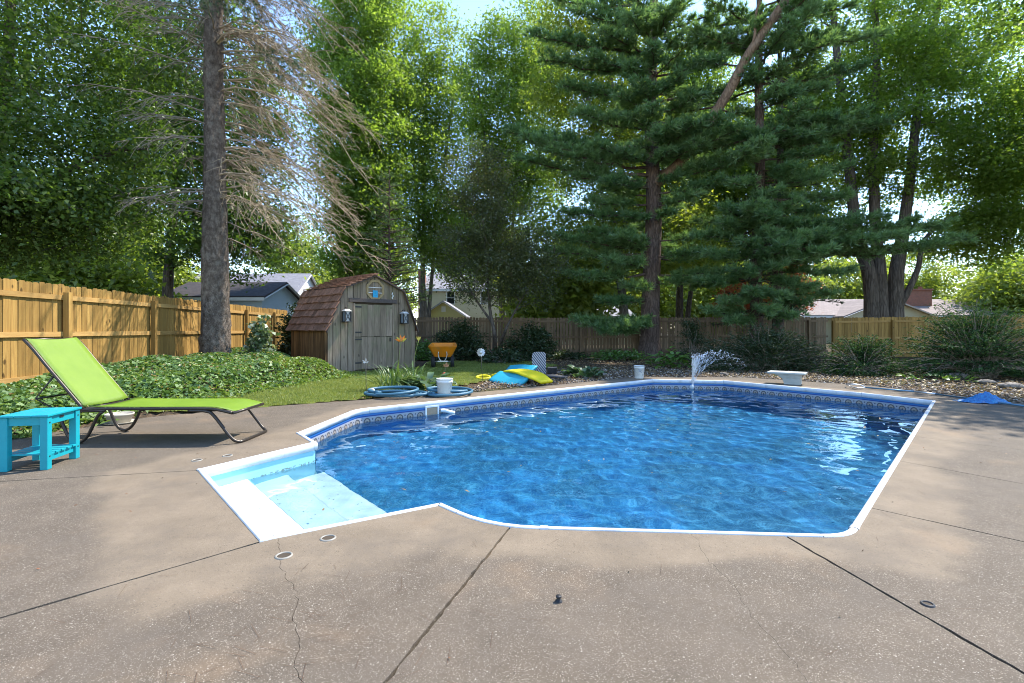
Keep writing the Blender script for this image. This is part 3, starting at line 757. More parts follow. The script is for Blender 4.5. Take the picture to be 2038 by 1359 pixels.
# roof deck and the single shakes
for side in (0, 1):
    pr = prof[:3] if side == 0 else prof[2:][::-1]
    sg = 1 if side == 0 else -1
    low = Vector((pr[1][0] - pr[0][0], pr[1][1] - pr[0][1])).normalized()
    eave = (pr[0][0] - low.x * 0.16, pr[0][1] - low.y * 0.16)
    runs_ = [(eave, pr[1]), (pr[1], pr[2])]
    for ri, (q0, q1) in enumerate(runs_):
        slab = [S(q0[0], -0.10, q0[1]), S(q1[0], -0.10, q1[1]), S(q1[0], SDP + 0.08, q1[1]), S(q0[0], SDP + 0.08, q0[1])]
        nn = Vector((-(q1[1] - q0[1]), (q1[0] - q0[0]))).normalized() * sg
        N3 = SU * nn.x + ZU * nn.y
        roof = MB().prism(slab, N3 * 0.018).build('roof_panel', M_DARKW if side == 0 else M_SHAKE, shed)
        if side: continue
        Lr = (Vector(q1) - Vector(q0)).length; rows = 6 if ri == 0 else 6; sp_ = Lr / rows
        D3 = (SU * ((q1[0] - q0[0]) / Lr) + ZU * ((q1[1] - q0[1]) / Lr))
        for r_ in range(rows):
            d = -0.13 + random.uniform(-.05, 0.0); k = 0
            while d < SDP + 0.06:
                wd = random.uniform(0.13, 0.24); wd = min(wd, SDP + 0.12 - d)
                if wd < 0.04: break
                base = S(q0[0], d + wd / 2, q0[1]) + D3 * (sp_ * r_ - 0.02 + random.uniform(-.012, .012)) + N3 * 0.02
                Ls = sp_ * 1.12; tilt = (D3 * Ls - N3 * 0.055).normalized(); nrm = SN.cross(tilt); nrm = nrm if nrm.dot(N3) > 0 else -nrm
                MB().box(base + tilt * Ls / 2 + nrm * 0.048, (wd - 0.012, Ls, 0.026 + random.uniform(0, .014)), (SN, tilt, nrm)).build('shake', M_SHAKE, roof)
                d += wd
MB().bar(S(1.5, -0.13, 2.945), S(1.5, SDP + 0.08, 2.945), 0.16, 0.03).build('ridge_cap', M_SHAKE, shed)
for sg, pr in ((1, prof[:3]), (-1, prof[2:][::-1])):
    for q0, q1 in zip(pr[:-1], pr[1:]):
        e0 = (q0[0] - (q1[0] - q0[0]) * 0.14, q0[1] - (q1[1] - q0[1]) * 0.14) if q0[1] < 1.5 else q0
        MB().bar(S(e0[0], -0.085, e0[1] - 0.02), S(q1[0], -0.085, q1[1] - 0.02), 0.022, 0.05, up=SN).build('rake_trim', M_DARKW, shed)
# split door: planks, battens, hinges, latch
door = thing('door', 'grey-green plank door with a split between upper and lower leaf', None); door.parent = shed; door.location = -wl(shed)
dw = (D1 - D0 - 0.06) / 6
for i in range(6):
    w = D0 + 0.03 + (i + 0.5) * dw
    for z0, z1 in ((0.06, 1.02), (1.035, 2.00)):
        MB().box(S(w, -0.018 + random.uniform(-.004, .004), (z0 + z1) / 2 + random.uniform(-.01, .006)), (dw - 0.007, 0.022, z1 - z0), SAX).build('door_plank', M_GREYW, door)
M_IRON = plain('black_iron', (0.03, 0.028, 0.026), 0.6, 0.3, 20)
for z in (1.92, 1.16, 0.95, 0.25):
    MB().box(S(D0 + 0.13, -0.034, z), (0.24, 0.008, 0.045), SAX).build('hinge', M_IRON, door)
MB().box(S(D1 - 0.10, -0.036, 0.93), (0.05, 0.02, 0.12), SAX).build('latch', M_IRON, door)
MB().box(S(D0 + 0.012, -0.02, 1.03), (0.05, 0.04, 2.0), SAX).build('door_jamb', M_GREYW, door)
MB().box(S(D1 + 0.0, -0.02, 1.03), (0.05, 0.04, 2.0), SAX).build('door_jamb', M_GREYW, door)
# eight-sided window
win = thing('window', 'octagonal window with a tan frame and a blue card inside', None); win.parent = shed; win.location = -wl(shed)
wc = S(1.52, -0.03, 2.46); M_TANW = wood('tan_frame', (0.40, 0.30, 0.16), (0.27, 0.19, 0.09), 0.1, 1.0, 0.7, axis='X', var=0.1)
oct_ = lambda r, k: wc + SU * (r * math.cos(R(22.5 + 45 * k))) + ZU * (r * math.sin(R(22.5 + 45 * k)))
for k in range(8):
    poly = [oct_(0.33, k), oct_(0.33, k + 1), oct_(0.255, k + 1), oct_(0.255, k)]
    MB().prism(poly, SN * 0.05).build('frame_bar', M_TANW, win)
t = NT('dark_glass'); M_GLASS = t.done(t.bsdf((0.02, 0.022, 0.025), 0.08, None, 0, 0.6))
MB().prism([oct_(0.262, k) + SN * 0.034 for k in range(8)], SN * 0.006).build('pane', M_GLASS, win)
for dz in (0.07, -0.09): MB().box(wc + ZU * dz + SN * 0.024, (0.48, 0.012, 0.014), SAX).build('muntin', M_WHITE, win)
M_BLUEC = plain('blue_card', (0.02, 0.30, 0.52), 0.6, 0.2, 30)
MB().box(wc + SU * 0.0 - ZU * 0.13 + SN * 0.012, (0.17, 0.006, 0.22), SAX).build('card', M_BLUEC, win)
MB().tube(smooth_path([S(2.13, -0.03, 2.40), S(2.10, -0.035, 2.34), S(2.15, -0.035, 2.30), S(2.10, -0.035, 2.24), S(2.14, -0.03, 2.20)], 4), 0.014, 6).build('white_ornament', M_WHITE, shed, True)
# wall lanterns hung on the front
M_LGL = plain('lantern_glass', (0.22, 0.26, 0.30), 0.15, 0.1, 5, spec=0.6)
for w, z, lb in ((0.52, 1.63, 'black wall lantern with crossed panes left of the shed door'), (2.50, 1.60, 'black wall lantern hung on the shed front between door and far eave')):
    c = S(w, -0.12, z); r = thing('wall_lantern', lb, 'lantern', c, 'lanterns on the shed front')
    for sx in (-1, 1):
        for sy in (-1, 1): MB().box(c + SU * (sx * 0.085) + SN * (sy * 0.085), (0.03, 0.03, 0.30), SAX).build('frame_post', M_IRON, r)
    MB().box(c - ZU * 0.16, (0.21, 0.21, 0.025), SAX).build('base', M_IRON, r, bevel=0.004)
    mb = MB(); b4 = [c + SU * (sx * 0.11) + SN * (sy * 0.11) + ZU * 0.15 for sx, sy in ((-1, -1), (1, -1), (1, 1), (-1, 1))]; t4 = [c + SU * (sx * 0.05) + SN * (sy * 0.05) + ZU * 0.21 for sx, sy in ((-1, -1), (1, -1), (1, 1), (-1, 1))]
    mb.add(b4 + t4, [(3, 2, 1, 0), (4, 5, 6, 7)] + [(i, (i + 1) % 4, (i + 1) % 4 + 4, i + 4) for i in range(4)]); mb.build('roof', plain('lantern_roof', (0.55, 0.55, 0.53), 0.5), r)
    MB().box(c, (0.14, 0.14, 0.28), SAX).build('pane', M_LGL, r)
    for s in (-1, 1): MB().bar(c - SN * 0.088 - SU * (0.075 * s) - ZU * 0.14, c - SN * 0.088 + SU * (0.075 * s) + ZU * 0.14, 0.012, 0.008, up=SN).build('cross_bar', M_IRON, r)
    MB().tube([c + ZU * 0.21, c + ZU * 0.25, c + SN * 0.06 + ZU * 0.27, c + SN * 0.115 + ZU * 0.24], 0.01, 6).build('hook', M_IRON, r)

# ------------------------------------------------------------------ neighbours' houses
t = NT('siding_white'); v = t.coord(); sp = t.t.nodes.new('ShaderNodeSeparateXYZ'); t.t.links.new(v, sp.inputs[0])
M_SIDW = plain('siding_white', (0.62, 0.62, 0.64), 0.6, 0.05, 1.0); M_SIDB = plain('siding_bluegrey', (0.36, 0.45, 0.53), 0.6, 0.05, 1.0)
M_SIDC = plain('siding_cream', (0.55, 0.50, 0.36), 0.6, 0.05, 1.0); M_SIDY = plain('siding_yellow', (0.55, 0.50, 0.24), 0.6, 0.05, 1.0)
M_TRIM = plain('white_trim', (0.68, 0.69, 0.70), 0.5, 0.04, 1.0)
def shingles(name, a, b):
    t = NT(name); v = t.coord((1, 1, 1)); br = t.n('TexBrick', Vector=t.n('CombineXYZ', X=t.n('SeparateXYZ', outp=0, Vector=v), Y=t.math('MULTIPLY', t.n('SeparateXYZ', outp=2, Vector=v), 2.0)), Color1=(*a, 1), Color2=(*b, 1), Mortar=(a[0] * .5, a[1] * .5, a[2] * .5, 1), Scale=2.2, Mortar_Size=0.012)
    c = t.mix(t.ramp(t.noise(v, 3.0, 6, 0.7), [(0.35, 0.5), (0.65, 0)]), br, tuple(x * 0.6 for x in a))
    return t.done(t.bsdf(c, 0.9, None, 0, 0.2))
M_RFD = shingles('roof_dark', (0.055, 0.048, 0.05), (0.08, 0.07, 0.07)); M_RFG = shingles('roof_grey', (0.27, 0.26, 0.28), (0.33, 0.32, 0.34)); M_RFT = shingles('roof_tan', (0.27, 0.22, 0.20), (0.34, 0.28, 0.25))
t = NT('brick'); v = t.coord(); br = t.n('TexBrick', Vector=t.n('CombineXYZ', X=t.math('ADD', t.n('SeparateXYZ', outp=0, Vector=v), t.n('SeparateXYZ', outp=1, Vector=v)), Y=t.n('SeparateXYZ', outp=2, Vector=v)), Color1=(0.30, 0.115, 0.07, 1), Color2=(0.21, 0.085, 0.055, 1), Mortar=(0.30, 0.26, 0.22, 1), Scale=4.5, Mortar_Size=0.012)
M_BRICK = t.done(t.bsdf(br, 0.9))
def house(name, label, x0, x1, y0, y1, eave, ridge, along, wallm, roofm, lap=0.0, over=0.3):
    """gabled block; along: axis of the ridge"""
    root = thing(name, label, 'house', ((x0 + x1) / 2, (y0 + y1) / 2, 0))
    mb = MB()
    if along == 'X':
        ym = (y0 + y1) / 2
        mb.prism([(x0, y0, -0.1), (x0, y0, eave), (x0, ym, ridge), (x0, y1, eave), (x0, y1, -0.1)], (x1 - x0, 0, 0)); mb.build('wall', wallm, root)
        k = (ridge - eave) / (ym - y0)
        for sg, yy in ((-1, y0), (1, y1)):
            ye = yy + sg * over; ze = eave - k * over
            MB().prism([(x0 - over, ye, ze), (x1 + over, ye, ze), (x1 + over, ym, ridge + 0.02), (x0 - over, ym, ridge + 0.02)], (0, 0, 0.10)).build('roof', roofm, root)
            MB().box(((x0 + x1) / 2, ye - sg * 0.0 + sg * 0.012, ze - 0.06), (x1 - x0 + 2 * over, 0.02, 0.18)).build('fascia', M_TRIM, root)
        for xe, sg in ((x0 - over, -1), (x1 + over, 1)):
            for a, b in (((y0 - over, eave - k * over), (ym, ridge)), ((y1 + over, eave - k * over), (ym, ridge))):
                MB().bar((xe + sg * 0.012, a[0], a[1] - 0.02), (xe + sg * 0.012, b[0], b[1] - 0.02), 0.02, 0.18, up=(1, 0, 0)).build('rake_board', M_TRIM, root)
        if lap:
            z = 0.6
            while z < ridge - 0.15:
                if z < eave: w0, w1 = y0, y1
                else:
                    f = (z - eave) / (ridge - eave); w0, w1 = y0 + (ym - y0) * f, y1 + (ym - y1) * f
                MB().box((x1 + 0.012, (w0 + w1) / 2, z + lap / 2), (0.02, w1 - w0 - 0.1, lap * 0.86)).build('siding_board', wallm, root); z += lap
    else:
        xm = (x0 + x1) / 2
        mb.prism([(x0, y0, -0.1), (x1, y0, -0.1), (x1, y0, eave), (xm, y0, ridge), (x0, y0, eave)], (0, y1 - y0, 0)); mb.build('wall', wallm, root)
        k = (ridge - eave) / (xm - x0)
        for sg, xx in ((-1, x0), (1, x1)):
            xe = xx + sg * over; ze = eave - k * over
            MB().prism([(xe, y0 - over, ze), (xe, y1 + over, ze), (xm, y1 + over, ridge + 0.02), (xm, y0 - over, ridge + 0.02)], (0, 0, 0.10)).build('roof', roofm, root)
            MB().bar((xe, y0 - over - 0.012, ze - 0.02), (xm, y0 - over - 0.012, ridge - 0.02), 0.02, 0.18, up=(0, 1, 0)).build('rake_board', M_TRIM, root)
        if lap:
            z = 1.5
            while z < ridge - 0.15:
                if z < eave: w0, w1 = x0, x1
                else:
                    f = (z - eave) / (ridge - eave); w0, w1 = x0 + (xm - x0) * f, x1 + (xm - x1) * f
                MB().box(((w0 + w1) / 2, y0 - 0.012, z + lap / 2), (w1 - w0 - 0.1, 0.02, lap * 0.86)).build('siding_board', wallm, root); z += lap
    return root
def add_window(root, c, w, h, n):
    c = Vector(c); n = Vector(n); u = Vector((n.y, -n.x, 0)); ax = (u, n, ZU)
    f = MB(); 
    for s in (-1, 1): f.box(c + u * (s * w / 2), (0.08, 0.06, h + 0.08), ax)
    for s in (-1, 1): f.box(c + ZU * (s * h / 2), (w - 0.08, 0.06, 0.08), ax)
    f.box(c, (w - 0.08, 0.05, 0.04), ax)
    fo = f.build('window', M_TRIM, root); MB().box(c, (w - 0.05, 0.02, h - 0.05), ax).build('pane', M_GLASS, fo)
house('garage', 'low blue-grey garage with dark roof beyond the golden fence', -19.3, -13.95, 28.0, 33.0, 3.05, 3.95, 'X', M_SIDB, M_RFD)
hb = house('neighbour_house', 'white sided house with pale grey roof behind the blue-grey garage', -31.0, -18.9, 43.0, 50.0, 3.9, 6.2, 'X', M_SIDW, M_RFG, lap=0.22)
MB().box((-30.0, 45.5, 5.9), (0.9, 0.7, 1.9)).build('chimney', M_BRICK, hb, bevel=0.02)
add_window(hb, (-18.87, 46.5, 4.6), 0.5, 0.7, (1, 0, 0))
hc = house('neighbour_house', 'cream two-storey house seen over the fence beside the shed', -8.3, 3.5, 48.0, 56.0, 5.05, 6.9, 'X', M_SIDC, M_RFG)
for z in np.arange(2.0, 4.95, 0.2): MB().box((-2.4, 47.985, z), (11.6, 0.024, 0.17)).build('siding_board', M_SIDC, hc)
add_window(hc, (-5.85, 47.95, 4.15), 0.75, 1.2, (0, -1, 0)); add_window(hc, (-2.6, 47.95, 4.15), 0.75, 1.2, (0, -1, 0))
MB().box((-8.75, 49.0, 3.4), (0.62, 1.0, 7.2)).build('chimney', M_BRICK, hc, bevel=0.02)
hy = house('outbuilding', 'small yellow gabled outbuilding before the cream house', -7.4, -4.05, 42.0, 46.0, 2.35, 3.45, 'Y', M_SIDY, M_RFG, lap=0.18, over=0.25)
MB().box((-5.72, 41.96, 2.85), (0.35, 0.05, 0.45)).build('vent', M_TRIM, hy)
house('neighbour_house', 'low house with a pale roof just over the brown fence', 1.9, 9.5, 40.0, 47.0, 2.2, 3.1, 'X', M_SIDC, M_RFG)
hr = house('neighbour_house', 'low house with tan shingle roof and cream gable behind the forked maple', 24.5, 45.0, 42.0, 52.0, 2.35, 3.85, 'X', M_SIDC, M_RFT)
ch = MB().box((36.1, 45.0, 3.9), (2.3, 0.9, 1.5)).build('chimney', M_BRICK, hr, bevel=0.02)
MB().box((36.1, 45.0, 4.69), (2.5, 1.1, 0.12)).build('chimney_cap', M_BRICK, ch)
for dx in (-0.5, 0.45): MB().lathe([(0.16, 0), (0.16, 0.22), (0.0, 0.22)], (36.1 + dx, 45.0, 4.75), 10).build('flue', M_BRICK, ch)
gab = MB(); gab.prism([(27.0, 40.6, -0.1), (33.8, 40.6, -0.1), (33.8, 40.6, 2.3), (30.4, 40.6, 3.6), (27.0, 40.6, 2.3)], (0, 1.5, 0)); gab.build('gable', M_SIDC, hr)
for sg in (-1, 1):
    MB().prism([(30.4 + sg * 3.8, 40.3, 2.13), (30.4, 40.3, 3.62), (30.4, 45.5, 3.62), (30.4 + sg * 3.8, 45.5, 2.13)], (0, 0, 0.10)).build('roof', M_RFT, hr)
    MB().bar((30.4 + sg * 3.8, 40.28, 2.12), (30.4, 40.28, 3.60), 0.02, 0.2, up=(0, 1, 0)).build('rake_board', M_TRIM, hr)
# ------------------------------------------------------------------ lime lounger
M_LIME = None
t = NT('lime_sling'); v = t.coord((1, 1, 1)); wv = t.n('TexWave', props={'wave_type': 'BANDS', 'bands_direction': 'X'}, Vector=v, Scale=160.0); wv2 = t.n('TexWave', props={'wave_type': 'BANDS', 'bands_direction': 'Y'}, Vector=v, Scale=160.0)
c = t.mix(t.ramp(t.noise(v, 3.5, 5, 0.6), [(0.3, 0), (0.7, 1)]), (0.150, 0.265, 0.006), (0.19, 0.31, 0.011))
d = t.n('BsdfDiffuse', Color=c); tl = t.n('BsdfTranslucent', Color=c); s_ = t.n('MixShader', i0=0.3, i1=d, i2=tl)
g_ = t.n('BsdfGlossy', Color=(1, 1, 1, 1), Roughness=0.5, Normal=t.bump(t.math('ADD', wv, wv2), 0.4, 0.002)); M_LIME = t.done(t.n('MixShader', i0=0.05, i1=s_, i2=g_))
M_TUBE = plain('bronze_tube', (0.045, 0.036, 0.03), 0.35, 0.15, 8, metallic=0.4)
Y0, Y1 = 5.62, 6.30
lo = thing('sun_lounger', 'lime green sling sun lounger with brown tube frame and raised back', 'sun lounger', (-4.3, 5.95, 0))
def both(fn, name):
    for y in (Y0, Y1): MB().tube(smooth_path(fn(y), 5), 0.0165, 10).build(name, M_TUBE, lo, True)
# rails of seat and back
both(lambda y: [(-4.86, y, 0.375), (-4.6, y, 0.392), (-4.1, y, 0.392), (-3.6, y, 0.395), (-3.38, y, 0.392), (-3.26, y, 0.375), (-3.13, y, 0.345)], 'seat_rail')
both(lambda y: [(-4.80, y, 0.395), (-5.0, y, 0.63), (-5.2, y, 0.865), (-5.36, y, 1.06), (-5.46, y, 1.165)], 'back_rail')
def sling(path, name, inset=0.012):
    V = []; Fs = []; nv = 9; P = smooth_path(path, 4)
    for p in P:
        for k in range(nv):
            f = k / (nv - 1); V.append((p.x, Y0 + inset + (Y1 - Y0 - 2 * inset) * f, p.z + 0.012 - 0.016 * math.sin(math.pi * f)))
    for i in range(len(P) - 1):
        for k in range(nv - 1): Fs.append((i * nv + k, i * nv + k + 1, (i + 1) * nv + k + 1, (i + 1) * nv + k))
    o = MB().add(V, Fs).build(name, M_LIME, lo, True); so = o.modifiers.new('thick', 'SOLIDIFY'); so.thickness = 0.004; return o
sling([(-4.72, 0, 0.402), (-4.3, 0, 0.398), (-3.8, 0, 0.398), (-3.38, 0, 0.399), (-3.25, 0, 0.382), (-3.125, 0, 0.352)], 'seat_sling')
sling([(-4.80, 0, 0.415), (-4.98, 0, 0.625), (-5.2, 0, 0.88), (-5.36, 0, 1.075), (-5.44, 0, 1.16), (-5.475, 0, 1.165)], 'back_sling')
for x, z, nm in ((-3.12, 0.344, 'foot_bar'), (-5.465, 1.163, 'head_bar'), (-4.80, 0.385, 'hinge_bar'), (-4.15, 0.378, 'cross_bar')):
    MB().tube([(x, Y0, z), (x, Y1, z)], 0.0155, 10).build(nm, M_TUBE, lo, True)
# sled at the foot end, loops at the head end
yA, yB = Y0 + 0.0, Y1
pth = [(-3.62, yA, 0.372), (-3.42, yA, 0.365), (-3.33, yA, 0.31), (-3.15, yA, 0.08), (-3.08, yA + 0.03, 0.02), (-3.05, yA + 0.12, 0.017), (-3.05, yB - 0.12, 0.017), (-3.08, yB - 0.03, 0.02), (-3.15, yB, 0.08), (-3.33, yB, 0.31), (-3.42, yB, 0.365), (-3.62, yB, 0.372)]
MB().tube(smooth_path(pth, 5), 0.0175, 10).build('front_leg_sled', M_TUBE, lo, True)
for y in (Y0 + 0.0, Y1):
    MB().tube(smooth_path([(-4.58, y, 0.36), (-4.64, y, 0.30), (-4.74, y, 0.10), (-4.82, y, 0.025), (-4.90, y, 0.025), (-4.97, y, 0.10), (-5.06, y, 0.30), (-5.10, y, 0.36)], 5), 0.0175, 10).build('rear_leg_loop', M_TUBE, lo, True)
    MB().tube([(-5.10, y, 0.358), (-4.55, y, 0.372)], 0.015, 8).build('lower_rail', M_TUBE, lo, True)
for y in (Y0 + 0.03, Y1 - 0.03): MB().tube([(-5.13, y, 0.78), (-5.36, y, 0.50), (-5.10, y, 0.365)], 0.010, 8).build('back_prop', M_TUBE, lo, True)
MB().tube([(-5.36, Y0 + 0.03, 0.50), (-5.36, Y1 - 0.03, 0.50)], 0.010, 8).build('prop_bar', M_TUBE, lo, True)

# ------------------------------------------------------------------ turquoise side table
M_TURQ = plain('turquoise_plastic_board', (0.005, 0.285, 0.345), 0.45, 0.08, 5)
fl, fr_, br_, bl_ = Vector((-4.60, 4.53, 0)), Vector((-4.255, 4.60, 0)), Vector((-4.315, 5.02, 0)), Vector((-4.66, 4.95, 0))
tx = (fr_ - fl).normalized(); ty = Vector((-tx.y, tx.x, 0)); tw = (fr_ - fl).length; td = 0.43
tb = thing('side_table', 'small turquoise slatted side table beside the lounger', 'table', fl + tx * tw / 2 + ty * td / 2)
TAX = (tx, ty, ZU); o0 = fl
def T(a, b, z): return o0 + tx * a + ty * b + ZU * z
for i in range(3):
    w = (tw + 0.05) / 3; MB().box(T(-0.025 + w * (i + 0.5), td / 2, 0.495), (w - 0.004, td + 0.06, 0.020), TAX).build('top_board', M_TURQ, tb, bevel=0.004)
for a in (0.02, tw - 0.02):
    for b in (0.015, td - 0.015): MB().box(T(a, b, 0.242), (0.062, 0.062, 0.484), TAX).build('leg', M_TURQ, tb, bevel=0.005)
for b in (0.008, td - 0.008): MB().box(T(tw / 2, b, 0.445), (tw - 0.10, 0.022, 0.075), TAX).build('apron', M_TURQ, tb, bevel=0.003)
for a in (0.012, tw - 0.012): MB().box(T(a, td / 2, 0.445), (0.022, td - 0.10, 0.075), TAX).build('apron', M_TURQ, tb, bevel=0.003)
for a in (0.02, tw - 0.02): MB().box(T(a, td / 2, 0.10), (0.024, td - 0.10, 0.055), TAX).build('stretcher', M_TURQ, tb, bevel=0.003)
for i in range(5): MB().box(T(tw / 2, 0.055 + i * (td - 0.11) / 4, 0.138), (tw + 0.02, 0.062, 0.018), TAX).build('shelf_slat', M_TURQ, tb, bevel=0.003)
MB().box(T(tw + 0.0015, td * 0.45, 0.458), (0.006, 0.055, 0.018), TAX).build('name_plate', M_BLK, tb)
for b in (0.015, td - 0.015):
    for z in (0.12, 0.43): MB().lathe([(0.0, 0.004), (0.007, 0.003), (0.008, 0)], T(tw + 0.011, b, z), 8, (ty, ZU, tx)).build('screw_head', M_BLK, tb)

# ------------------------------------------------------------------ pot, buckets, hoses
M_POT = plain('grey_clay', (0.42, 0.38, 0.31), 0.7, 0.15, 8, dirt=(0.25, 0.22, 0.17))
p = gp(238, 842); k = thing('plant_pot', 'shallow beige pot standing behind the lounger at the deck edge', 'pot', p)
MB().lathe([(0.0, 0.0), (0.10, 0.0), (0.125, 0.02), (0.155, 0.11), (0.165, 0.115), (0.165, 0.135), (0.150, 0.135), (0.148, 0.12), (0.0, 0.115)], p, 28).build('bowl', M_POT, k, True)
MB().lathe([(0.0, 0.004), (0.17, 0.004), (0.19, 0.02), (0.19, 0.026), (0.165, 0.008), (0.12, 0.006)], p, 28).build('saucer', M_POT, k, True)
M_BUCK = plain('bucket_white', (0.70, 0.70, 0.67), 0.45, 0.06, 6, dirt=(0.52, 0.5, 0.45))
def bucket(p, r, h, label, lid=False, smudge=False):
    k = thing('bucket', label, 'bucket', p, 'white buckets by the pool')
    MB().lathe([(0, 0.0), (r * 0.86, 0.0), (r * 0.88, 0.006), (r * 0.975, h * 0.80), (r * 1.03, h * 0.805), (r * 1.03, h * 0.83), (r * 0.985, h * 0.835), (r, h * 0.97), (r * 1.06, h * 0.972), (r * 1.06, h), (r * 0.97, h), (r * 0.85, 0.012), (0, 0.01)], p, 30).build('body', M_BUCK, k, True)
    Y = Vector((0, 1, 0)); pts = [p + Vector((r * 1.03 * math.cos(a), -r * 0.25 * 0 - r * 1.03 * abs(math.sin(a)) * 0.75 - 0.012, h * (0.86 - 0.52 * abs(math.sin(a))))) for a in np.linspace(0, math.pi, 13)]
    MB().tube(pts, 0.003, 6).build('handle', plain('wire_grey', (0.45, 0.45, 0.45), 0.4, 0.1, 6, metallic=0.8), k, True)
    for s in (-1, 1): MB().lathe([(0.0, 0.012), (0.014, 0.01), (0.016, 0)], p + Vector((s * r * 1.0, 0, h * 0.88)), 10, (Y, ZU, Vector((s, 0, 0)))).build('ear', M_BUCK, k, True)
    if smudge:
        for i in range(7):
            a = R(-90 + random.uniform(-48, 48)); z = h * random.uniform(0.25, 0.72); rr_ = r * (0.875 + 0.115 * z / h) + 0.003
            c = p + Vector((math.cos(a) * rr_, math.sin(a) * rr_, z)); nn = Vector((math.cos(a), math.sin(a), 0)); uu = Vector((-nn.y, nn.x, 0))
            MB().box(c, (random.uniform(.02, .05), random.uniform(.012, .04), 0.003), (uu, ZU, nn)).build('label_patch', plain('faded_print', (0.33, 0.34, 0.36), 0.7, 0.3, 40), k)
    return k
bucket(gp(885, 788), 0.148, 0.335, 'plain white bucket set inside the blue hose coil')
bucket(gp(1272, 752.5, 0.0), 0.128, 0.325, 'scuffed white bucket on the gravel edge beyond the pool', smudge=True)
M_HOSE = plain('pool_hose', (0.045, 0.135, 0.20), 0.5, 0.15, 12)
def hose(c, rx, ry, rot_, turns, label, tail=None, r=0.027):
    pts = []; n = int(turns * 22); rn = random.Random(int(c.x * 100))
    ph = [rn.uniform(0, 6) for _ in range(6)]
    for i in range(n + 1):
        a = 2 * math.pi * i / 22 + rot_; tt = i / n; lay = 0.03 + 0.036 * tt * turns * (0.55 + 0.45 * math.sin(a * 0.5 + ph[0]))
        fx = rx * (0.92 - 0.16 * math.sin(a * 0.37 + ph[1]) - 0.06 * tt); fy = ry * (0.92 - 0.24 * math.sin(a * 0.29 + ph[2]))
        pts.append(Vector((c.x + fx * math.cos(a) + 0.03 * math.sin(a * 0.7 + ph[3]), c.y + fy * math.sin(a) + 0.04 * math.sin(a * .53 + ph[4]), max(0.026, lay))))
    if tail: pts += [Vector(q_) for q_ in tail]
    root = thing('pool_hose', label, 'hose', c, 'coiled blue pool hoses')
    # corrugated skin: the radius swells and shrinks along the hose
    P = smooth_path(pts, 5); rad = [r * (1.0 + 0.09 * (1 if (i // 1) % 2 else -1)) for i in range(len(P))]
    MB().tube(P, rad, 10).build('hose_coil', M_HOSE, root, True)
    for e, d in ((P[0], P[0] - P[1]), (P[-1], P[-1] - P[-2])):
        d.normalize(); MB().tube([e - d * 0.02, e + d * 0.07], [r * 1.35, r * 1.35], 12).build('cuff', M_HOSE, root, True)
    return root
hose(gp(788, 789), 0.54, 0.36, 0.3, 3.6, 'blue corrugated pool hose coiled in front of the daylilies')
hose(gp(893, 785), 0.44, 0.42, 2.2, 3.3, 'blue corrugated pool hose coiled around the white bucket')
# disc standing at the lily clump
p = gp(739, 789); k = thing('garden_light', 'small round grey disc lamp leaning by the hose coil', 'garden light', p)
M_DISC = plain('disc_grey', (0.45, 0.44, 0.38), 0.5, 0.2, 10)
dn = Vector((-0.3, -1, 0.35)).normalized(); du = dn.cross(ZU).normalized(); dv_ = du.cross(dn)
MB().lathe([(0.0, 0.03), (0.055, 0.026), (0.075, 0.012), (0.08, 0.0), (0.06, -0.02), (0, -0.025)], p + ZU * 0.085, 20, (du, -dv_, dn)).build('disc', M_DISC, k, True)
MB().tube([p - ZU * 0.02, p + ZU * 0.05 + dn * -0.02], 0.012, 8).build('foot', M_BLK, k, True)

# ------------------------------------------------------------------ garden stakes
M_STEM = plain('stake_iron', (0.06, 0.055, 0.05), 0.6, 0.2, 12); M_SILV = plain('stake_silver', (0.62, 0.63, 0.62), 0.35, 0.1, 12, metallic=0.5)
g0 = gp(729, 791); top = at(728, 722, g0.y); k = thing('garden_stake', 'thin garden stake topped with small metal leaves by the lilies', 'garden stake', g0, 'ornamental garden stakes')
MB().tube([g0 - ZU * 0.05, top], 0.006, 6).build('rod', M_STEM, k, True)
for a, l in ((0.5, 0.07), (2.4, 0.08), (1.5, 0.10), (3.0, 0.05), (0.1, 0.05)):
    e = top + Vector((math.cos(a) * l, -0.02, math.sin(a) * l)); m = (top + e) / 2; sd_ = Vector((-math.sin(a), 0, math.cos(a))) * 0.013
    MB().prism([top, m - sd_, e, m + sd_], (0, 0.006, 0)).build('metal_leaf', M_SILV, k)
g0 = gp(961, 762); top = at(957, 701, g0.y); k = thing('garden_stake', 'silver sunflower spinner on a thin rod at the gravel edge', 'garden stake', g0, 'ornamental garden stakes')
MB().tube([g0 - ZU * 0.05, top], 0.006, 6).build('rod', M_STEM, k, True)
for i in range(14):
    a = 2 * math.pi * i / 14; d = Vector((math.cos(a), 0, math.sin(a))); s2 = Vector((-math.sin(a), 0.35, math.cos(a))) * 0.024
    MB().prism([top + d * 0.025, top + d * 0.066 - s2, top + d * 0.105, top + d * 0.066 + s2], (0, 0.004, 0)).build('petal', M_SILV, k)
MB().lathe([(0.0, 0.025), (0.025, 0.02), (0.04, 0.0), (0.0, -0.01)], top, 14, (Vector((1, 0, 0)), ZU, Vector((0, -1, 0)))).build('hub', M_SILV, k, True)
g0 = gp(885, 770, 0.0); top = at(884, 745, g0.y); k = thing('garden_stake', 'stake with a small orange glass ball behind the white bucket', 'garden stake', g0, 'ornamental garden stakes')
MB().tube([g0 - ZU * 0.03, top, top + Vector((0.03, 0, 0.16))], 0.005, 6).build('rod', M_STEM, k, True)
